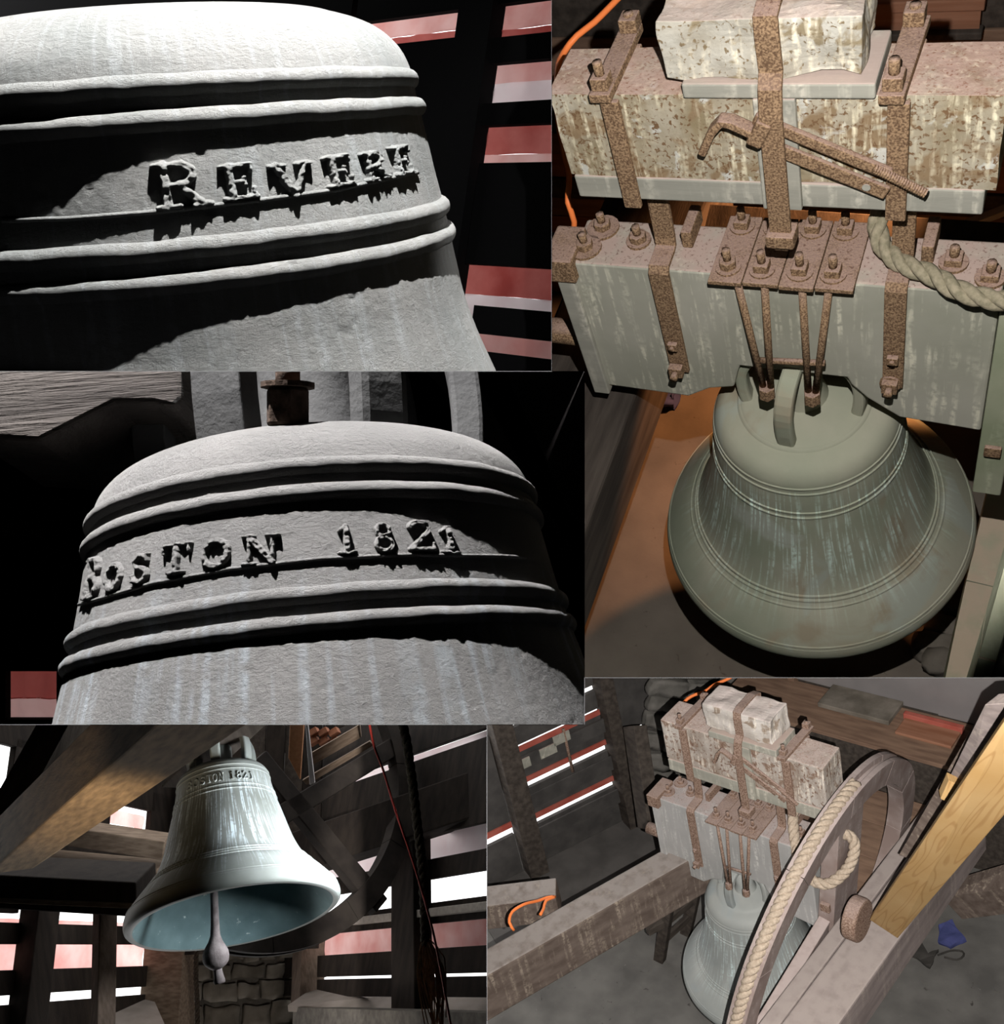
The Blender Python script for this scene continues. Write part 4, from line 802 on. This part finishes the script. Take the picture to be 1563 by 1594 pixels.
# ------------------------------------------------------------------ bay 4 surroundings (levels and uprights read from the louvre lines)
I4 = Matrix.Identity(4)
cw = lambda a: Vector((a[0], a[2], -a[1]))                    # picture axes to world
HA, HB = cw((-.716, .453, 1)), cw((.25, .41, 1)); UP4 = -cw((.043, .966, -.407)).normalized()
wr = Wall(W(485, 1500, 7.2), HA, UP4); wl = Wall(W(250, 1500, 7.2), HB, UP4)
lr = Thing('louvre_window', 'wide louvred window behind the wheel, white and pink daylight between dark slats', 'window', 4, tuple(wr.P), M=I4)
hr = lambda v: wr.sh(650, v)[1]; sr = lambda u, v=1400: wr.sh(u, v)[0]
S0, S1 = sr(492, 1450), sr(800, 1400)
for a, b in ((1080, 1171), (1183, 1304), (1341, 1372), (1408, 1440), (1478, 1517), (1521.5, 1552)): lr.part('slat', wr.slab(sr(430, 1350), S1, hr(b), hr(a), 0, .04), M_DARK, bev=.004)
lr.part('ledge_strip', wr.slab(sr(560, 1424), S1, hr(1430), hr(1418), -.08, .0), M_PALE4, bev=.004)
a0, a1 = sr(632, 1440), sr(668, 1440); lr.part('post', wr.slab(a0, a1, hr(1570), hr(1290), -.10, .02), M_DARK, bev=.006)
a0, a1 = sr(480, 1500), sr(494, 1500); lr.part('jamb', wr.slab(a0, a1, hr(1570), hr(1400), -.12, .05), M_POST4, bev=.006)
lr.part('sheeting', wr.skin(S0, S1, hr(1480), hr(1438), .07), M_PINK, smooth=True); lr.part('sheeting', wr.skin(sr(430), S1, hr(1184), hr(1168), .07), M_WHITE, smooth=True)
lr.part('sheeting', wr.skin(sr(430), S1, hr(1343), hr(1302), .07), M_WHITE, smooth=True)
plank4('window_sill', 'pale brown sloping sill board under the wide louvred window', ((449, 1577), (490, 1549), (775, 1545), (775, 1588)), (6.75, 7.15, 6.2, 5.9), .04, mat('pale_brown_sill', (.22, .19, .165), (.30, .26, .23), 6), 'sill', p=4)
ll = Thing('louvre_window', 'louvred window low on the left with three rows of pink and white daylight', 'window', 4, tuple(wl.P), M=I4)
hlf = lambda v: wl.sh(145, v)[1]; slf = lambda u, v=1480: wl.sh(u, v)[0]; T0, T1_ = slf(-60), slf(238)
for a, b in ((1350, 1421), (1440, 1470), (1506, 1541), (1554, 1640)): ll.part('slat', wl.slab(T0, T1_, hlf(b), hlf(a), 0, .04), M_DARK, bev=.004)
ll.part('post', wl.slab(slf(28), slf(63), hlf(1640), hlf(1405), -.10, .02), M_DARK, bev=.006)
ll.part('sheeting', wl.skin(T0, T1_, hlf(1512), hlf(1464), .07), M_PINK, smooth=True); ll.part('sheeting', wl.skin(T0, T1_, hlf(1446), hlf(1433), .07), M_PINK, smooth=True)
ll.part('jamb', wl.slab(slf(232), slf(258), hlf(1660), hlf(1460), -.25, .04), M_BR4, bev=.006)
plank4('window_sill', 'grey brown sloping sill board under the low louvred window at the left', ((-30, 1620), (-30, 1579), (238, 1563), (262, 1620)), (6.0, 6.5, 7.0, 6.4), .04, mat('pale_brown_sill', (.22, .19, .165)), 'sill', p=4)
# upper left: openings between dark boards
up = Thing('louvre_window', 'upper louvred opening behind the slanting brown beam', 'window', 4, tuple(wl.P), M=I4)
for (u0, v0, u1, v1) in ((-60, 1090, 300, 1188), (22, 1186, 300, 1246), (-60, 1222, 20, 1252), (32, 1246, 175, 1300), (238, 1240, 300, 1300), (-60, 1336, 40, 1420), (32, 1282, 300, 1362)):
    up.part('board', wl.slab(slf(u0, v0), slf(u1, v0), wl.sh((u0 + u1) / 2, v1)[1], wl.sh((u0 + u1) / 2, v0)[1], .0, .04), M_DARK, bev=.004)
up.part('sheeting', wl.skin(slf(170, 1260), slf(240, 1260), wl.sh(205, 1284)[1], wl.sh(205, 1262)[1], .07), M_PINK, smooth=True)
# stone wall under and between the windows
ws4 = Thing('wall_stone_low', None, None, 4, (0, 0, 0), kind='structure', M=I4)
wsm = Wall(W(370, 1540, 7.35), HB + Vector((1.2, 0, 0)), UP4); A0, B0 = wsm.sh(250, 1640); A1, B1_ = wsm.sh(492, 1395)
ws4.part('mortar', wsm.slab(A0, A1 + .1, B0 - .2, B1_ + .9, .0, .15), M_MORTAR); stones(ws4, wsm, A0, A1, B0, B1_ + .15, .10, .17, M_MASON, 11)
wq = Wall(wr.at(0, 0, -.30), wr.h, UP4); q0, p0 = wq.sh(440, 1640); q1, p1 = wq.sh(800, 1572)
ws4.part('mortar', wq.slab(q0, q1, p0 - .3, wq.sh(600, 1574)[1], .06, .2), M_MORTAR); stones(ws4, wq, q0, q1, wq.sh(600, 1640)[1], wq.sh(600, 1590)[1], .07, .11, mat('pale_rubble', (.22, .2, .17), (.32, .3, .26), 9, .95, .7, 30), 23)
# upper back: dark boarding so that daylight comes only between the slats
bk = Thing('board_wall', 'dark boarding high behind the bell seen from underneath', 'boarding', 4, tuple(W(420, 1180, 7.6)), M=I4)
wb = Wall(W(420, 1200, 7.5), (1, 0, .05), UP4)
for i in range(7):
    u0 = 292 + i * 30; bk.part('board', wb.slab(wb.sh(u0, 1200)[0], wb.sh(u0 + 28.5, 1200)[0], wb.sh(420, 1480)[1], wb.sh(420, 1060)[1], .02 * (i % 2), .02 * (i % 2) + .04), (M_DARK, M_BEAM3)[i % 2], bev=.004)
bk.part('board', wb.slab(wb.sh(300, 1150)[0], wb.sh(640, 1150)[0], wb.sh(420, 1160)[1], wb.sh(420, 1000)[1], .3, .34), M_DARK)
# timbers
plank4('brace_beam', 'old brown beam slanting across the upper left with its underside in golden light', ((-22, 1362), (52, 1352), (420, 1105), (262, 1112)), (4.5, 4.45, 3.0, 3.0), .24, M_OLD4, 'beam', bev=.008, p=4)
for i, (Q, dd, lab) in enumerate((([(12, 1300), (110, 1120), (200, 1115), (60, 1335)], 4.9, 'dark board standing behind the slanting brown beam'), ([(-20, 1262), (62, 1118), (112, 1118), (14, 1310)], 5.0, 'dark board at the upper left corner beside the slanting beam'), ([(130, 1290), (210, 1110), (300, 1110), (250, 1215)], 5.1, 'dark board between the slanting brown beam and the bell'))):
    plank4('dark_board', lab, Q, (dd,) * 4, .05, M_BEAM3, p=4)
solo('tie_beam', 'brown horizontal beam left of the bell below the pink opening', 'beam', 4, MB().bar(W(60, 1288, 6.0), W(262, 1318, 5.9), (0, 1, 0), UP4, .16, .105), M_BR4, M=I4, bev=.008)
solo('tie_beam', 'thin dark board just below the brown horizontal beam', 'beam', 4, MB().bar(W(70, 1333, 6.0), W(252, 1350, 5.9), (0, 1, 0), UP4, .16, .035), M_BR4, M=I4, bev=.004)
tb = Thing('floor_beam', 'large dark beam across the left above the low louvred window', 'beam', 4, tuple(W(100, 1385, 5.5)), M=I4)
tb.part('timber', MB().bar(W(-60, 1368, 5.5), W(228, 1384, 5.3), (0, 1, 0), UP4, .3, .17), M_DARK, bev=.008); tb.part('edge_strip', MB().bar(W(-60, 1397, 5.35), W(222, 1409, 5.15), (0, 1, 0), UP4, .05, .022), M_BR4, bev=.003)
solo('upright_post', 'square brown post standing in front of the low louvred window', 'post', 4, MB().bar(W(164, 1404, 5.5), W(158, 1700, 5.2), (.72, .69, 0), (1, -1, 0), .095, .095), M_POST4, M=I4, bev=.006)
solo('dark_beam', 'broad dark beam running up to the right behind the wheel', 'beam', 4, MB().bar(W(470, 1330, 6.6), W(800, 1222, 5.9), None, UP4, .2, .25), M_DARK, M=I4, bev=.008)
plank4('board', 'orange brown board hanging point down above the bell', ((452, 1115), (474, 1115), (467, 1214), (449, 1180)), (6.2,) * 4, .03, M_ORG4, p=4)
plank4('board', 'narrow white batten beside the orange brown board', ((474, 1115), (478, 1115), (490, 1219), (482, 1222)), (6.15,) * 4, .02, mat('white_batten', (.55, .54, .53), (.62, .6, .6), 8), p=4)
plank4('board', 'grey brown plank slanting at the top behind the wheel', ((485, 1172), (485, 1192), (562, 1148), (560, 1128)), (6.5,) * 4, .04, M_BR4, p=4)
plank4('board', 'lower grey brown plank slanting behind the wheel', ((470, 1215), (478, 1222), (582, 1160), (575, 1154)), (6.5,) * 4, .04, M_BR4, p=4)
M_BRICK = mat('dull_red_brick', (.24, .09, .05), (.32, .14, .08), 12)
for i in range(6):
    u = 482 + (i % 3) * 16; v = 1136 + (i // 3) * 14; solo('brick', ('left', 'middle', 'right')[i % 3] + ' dull red brick in the ' + ('upper', 'lower')[i // 3] + ' row high behind the wheel', 'brick', 4, MB().bar(W(u, v + 8, 7.0), W(u + 13, v, 7.0), None, UP4, .06, .04), M_BRICK, M=I4, bev=.003, group='bricks high behind the wheel')
hd = Thing('headstock_beam', 'dark bell beam over the bell seen from underneath', 'beam', 4, (0, 0, .75))
n4 = Vector((.61, -.78, 0)).normalized(); e4 = Vector((.78, .61, 0))
hd.part('timber', MB().bar(n4 * -.46 + Vector((0, 0, 1.0)), n4 * .40 + Vector((0, 0, 1.0)), e4, (0, 0, 1), .19, .42), M_BEAM3, bev=.008)
# wheel, clapper, ropes of bay 4
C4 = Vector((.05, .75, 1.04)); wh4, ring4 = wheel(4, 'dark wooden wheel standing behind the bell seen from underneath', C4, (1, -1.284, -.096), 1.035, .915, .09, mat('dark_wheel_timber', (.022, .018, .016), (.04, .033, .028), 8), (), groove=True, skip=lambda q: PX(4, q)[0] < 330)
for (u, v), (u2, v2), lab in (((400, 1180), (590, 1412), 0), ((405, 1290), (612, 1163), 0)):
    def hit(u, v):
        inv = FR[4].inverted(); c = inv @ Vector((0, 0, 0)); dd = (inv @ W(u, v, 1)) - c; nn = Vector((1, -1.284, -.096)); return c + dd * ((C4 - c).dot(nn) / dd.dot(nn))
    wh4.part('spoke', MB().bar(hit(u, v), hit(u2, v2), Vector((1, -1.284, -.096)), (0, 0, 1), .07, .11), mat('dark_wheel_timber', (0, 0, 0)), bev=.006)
k0 = D(4, 331, 1300, 4.62); k1 = D(4, 336, 1489, 4.50); k2 = D(4, 342, 1530, 4.48)
cl = Thing('clapper', 'rusty iron clapper with pear shaped ball hanging in the mouth of the bell', 'clapper', 4, k1)
dd = (k1 - k0).normalized(); L_ = (k1 - k0).length
path = [k0 + dd * t_ for t_ in (0, L_ * .5, L_ - .13, L_ - .085, L_ - .06, L_ - .04, L_ - .02, L_, L_ + .02, L_ + .035, L_ + .046, L_ + .052)]
cl.part('shaft_and_ball', MB().tube(resample3(path, .01), .02, 20, None) if False else MB().tube(path, .02, 20, [.014, .016, .018, .021, .030, .043, .053, .056, .053, .043, .028, .016]), M_IRON4, smooth=True)
cl.part('tail', MB().tube([k1 + (k2 - k1) * .35, k1 + (k2 - k1) * .6, k1 + (k2 - k1) * .9, k2], .02, 14, [.018, .019, .024, .024]), M_IRON4, smooth=True)
rp4 = [W(u, v, 4.9) for u, v in ((622, 1110), (632, 1150), (641, 1210), (648, 1270), (655, 1330), (660, 1400), (662, 1470))]
rt = Thing('rope', 'dark rope with a frayed tail hanging beside the wheel at the right', 'rope', 4, tuple(rp4[-1]), M=I4)
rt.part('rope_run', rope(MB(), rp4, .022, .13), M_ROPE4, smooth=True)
fray = MB(); rnd = random.Random(4)
for i in range(46):
    a = rnd.uniform(0, 6.28); rr = rnd.uniform(.2, 1) * .03; b0_ = W(662, 1462, 4.9) + Vector((math.cos(a), math.sin(a), 0)) * rr * .6; l = rnd.uniform(.22, .48)
    e_ = b0_ + Vector((rnd.uniform(-.02, .05) + .03, math.sin(a) * .02, -l)); m_ = (b0_ + e_) / 2 + Vector((math.cos(a) * .035, math.sin(a) * .03, rnd.uniform(0, .05))); fray.tube(resample3([b0_, m_, e_], .08), .0035, 4)
rt.part('frayed_tail', fray, mat('frayed_hemp', (.20, .125, .075), (.3, .2, .13), 60), kind='stuff')
cable('electric_cord', 'red cord hanging past the frayed rope at the lower right of the bay', 4, [D(4, u, v, 4.8) for u, v in ((574, 1120), (582, 1160), (597, 1200), (615, 1260), (636, 1320), (655, 1380), (674, 1450), (690, 1530), (706, 1620))], .0055, M_CORDR)
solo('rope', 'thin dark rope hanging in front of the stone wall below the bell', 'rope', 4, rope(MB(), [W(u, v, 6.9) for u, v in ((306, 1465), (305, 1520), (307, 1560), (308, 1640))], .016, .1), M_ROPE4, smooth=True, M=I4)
